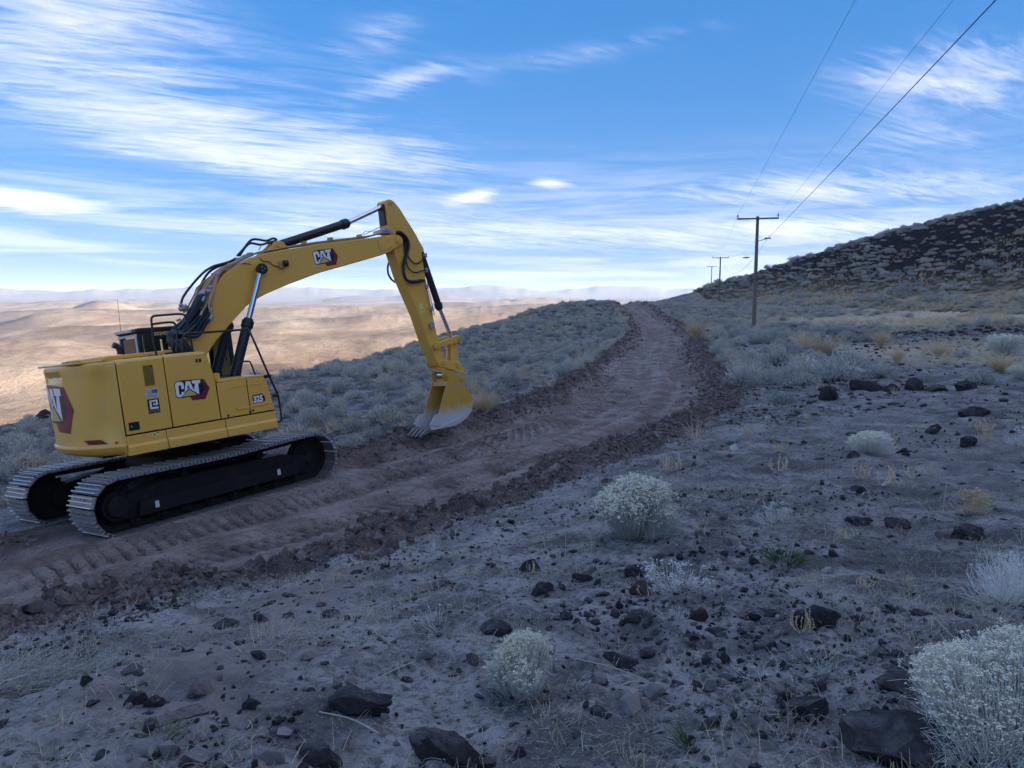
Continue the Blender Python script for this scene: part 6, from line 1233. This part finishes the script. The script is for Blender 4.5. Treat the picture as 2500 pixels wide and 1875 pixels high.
# ------------------------------------------------------------------ power line
def m_pole(g, b):
    tc = g.n('ShaderNodeTexCoord').outputs['Object']; v = g.n('ShaderNodeVectorMath', operation='MULTIPLY'); g.link(tc, v.inputs[0]); v.inputs[1].default_value = (9, 9, 0.5); n1 = g.noise(v.outputs[0], 3, 7, 0.65)
    g.put(b.inputs['Base Color'], g.mix(n1, (0.085, 0.070, 0.060), (0.27, 0.23, 0.20))); b.inputs['Roughness'].default_value = 0.85; bump(g, b, n1, 0.5, 0.01)
mat('pole_wood', m_pole); plain('porcelain', (0.32, 0.33, 0.36), 0.25); plain('wire', (0.05, 0.055, 0.07), 0.5, 0.3)
def at_px(px, py, Y): d = ray(px, py); return d * (Y / d[1])
LD = unit(np.array([19.5, 82.0])); AD = np.array([LD[1], -LD[0]])          # line direction and cross-arm direction in plan
POLES = []
for (bx, by), (tx, ty), Y, arm, lab in (((1840, 800), (1850, 528), 58.0, 2.95, 'nearest tall wooden utility pole with cross arm, standing right of the road'), ((1757, 742), (1759, 627), 140.0, 2.9, 'second utility pole, smaller, behind the nearest one near the crest'), ((1738, 716), (1738, 649), 235.0, 2.9, 'farthest and smallest utility pole left of the second one')):
    top = at_px(tx, ty, Y); x0 = top[0]; gz = float(ground_z(x0, Y)[0]); zb = gz - 0.3; zt = top[2]
    r = empty('utility_pole', (x0, Y, gz)); hgt = zt - gz; rb = 0.155
    G().tube([(0, 0, -0.4), (0, 0, hgt * 0.5), (0, 0, hgt)], [rb, rb * 0.86, rb * 0.7], 16).build('pole', 'pole_wood', r)
    za = hgt - 0.18; a3 = np.array([AD[0], AD[1], 0]); h_ = a3 * arm / 2; pz = np.array([-LD[0] * 0.17, -LD[1] * 0.17, za])
    ca = G(); e = np.array([LD[0], LD[1], 0]) * 0.05; u_ = np.array([0, 0, 0.06])
    ca.add([pz - h_ - e - u_, pz + h_ - e - u_, pz + h_ + e - u_, pz - h_ + e - u_, pz - h_ - e + u_, pz + h_ - e + u_, pz + h_ + e + u_, pz - h_ + e + u_], [(0,3,2,1),(4,5,6,7),(0,1,5,4),(1,2,6,5),(2,3,7,6),(3,0,4,7)]); arm_o = ca.build('cross_arm', 'pole_wood', r, bevel=0.008)
    for s_ in (-1, 1):
        c_ = pz + h_ * s_ * 0.965; G().cyl(c_ + u_, c_ + u_ + [0, 0, 0.10], 0.02, n=8).tube([c_ + [0, 0, .14], c_ + [0, 0, .19], c_ + [0, 0, .22], c_ + [0, 0, .28], c_ + [0, 0, .31]], [0.05, 0.075, 0.05, 0.065, 0.03], 12).build('insulator', 'porcelain', arm_o)
        G().tube([pz + h_ * s_ * 0.35 - u_, pz + [0, 0, -0.55]], 0.014, 6).build('arm_brace', 'wire', r) if Y > 100 else None
    nz_ = za - 1.55
    G().tube([np.array([0, 0, nz_ - 0.12]), a3 * 0.45 + [0, 0, nz_ + 0.02], a3 * 0.85 + [0, 0, nz_ + 0.12]], 0.022, 6).cyl(a3 * 0.55 + [0, 0, nz_ + 0.12], a3 * 0.98 + [0, 0, nz_ + 0.12], 0.05, n=8).build('secondary_bracket', 'wire', r) if Y < 100 else None
    G().box(-0.2, 0.2, -rb - 0.03, -rb + 0.02, hgt * 0.44 - 0.02, hgt * 0.44 + 0.02).build('step_bolt', 'wire', r) if Y < 100 else None
    tagit(r, lab, 'utility pole'); ends = [np.array([x0, Y, gz]) + pz + h_ * s_ * 0.965 + [0, 0, .31] for s_ in (-1, 1)] + [np.array([x0, Y, gz + nz_ + 0.12]) + a3 * 0.75]; POLES.append(ends)
def span(A_, B_, sag, n=18): t = np.linspace(0, 1, n)[:, None]; return A_ * (1 - t) + B_ * t - np.array([0, 0, 1.0]) * (4 * sag * t * (1 - t))
for k, (hp, r_, lab) in enumerate((((2080, 0), 0.0034, 'left overhead wire of the power line crossing the sky'), ((2315, 0), 0.0034, 'middle overhead wire running from the right end of the cross arm'), ((2410, 0), 0.0075, 'lowest and thickest overhead cable, rightmost in the sky'))):
    A_ = POLES[0][k]; d = ray(*hp); tz = (A_[2] - 0.35) / d[2]; M_ = d * tz; B_ = A_ + (M_ - A_) * ((A_[1] + 26) / (A_[1] - M_[1])); pts = [span(B_, A_, 0.12)[:-1], span(A_, POLES[1][k], 1.1 if k < 2 else 1.9)[:-1], span(POLES[1][k], POLES[2][k], 1.3)]
    P = np.vstack(pts); rr = r_ * np.interp(P[:, 1], [0, 58, 240], [1, 1.6, 3.0]); o = G().tube(P, rr, 6).build('overhead_wire', 'wire'); tagit(o, lab, 'wire')
c0 = at_px(1823, 629, 66.0); o = G().tube([c0 - [0.35, 0, 0], c0, c0 + [0.35, 0.3, 0.05]], [0.03, 0.07, 0.03], 8).build('cable_damper', 'wire'); tagit(o, 'small dark fitting hanging on the low cable left of the nearest pole', 'cable fitting')
# ranch buildings and bright pans far off in the valley are too small to pick apart; haze between here and the far ranges
zall = [v for o in bpy.data.objects if o.type == 'MESH' and o.get('kind') == 'structure' for v in (min(b[2] for b in o.bound_box), max(b[2] for b in o.bound_box))]
def build_haze():
    me = G().box(-53000, 53000, -53000, 53000, min(zall) - 2.0, max(zall) + 15.0); o = me.build('haze', 'black_paint'); o.data.materials.clear()
    m = bpy.data.materials.new('haze'); m.use_nodes = True; nt = m.node_tree; nt.nodes.clear(); out = nt.nodes.new('ShaderNodeOutputMaterial'); v = nt.nodes.new('ShaderNodeVolumePrincipled')
    v.inputs['Color'].default_value = HAZE_COL; v.inputs['Density'].default_value = HAZE_D; v.inputs['Anisotropy'].default_value = 0.0; nt.links.new(v.outputs[0], out.inputs['Volume']); o.data.materials.append(m); o['kind'] = 'stuff'
HAZE_D = 1.8e-5; HAZE_COL = (0.56, 0.74, 1.0, 1)
build_haze()
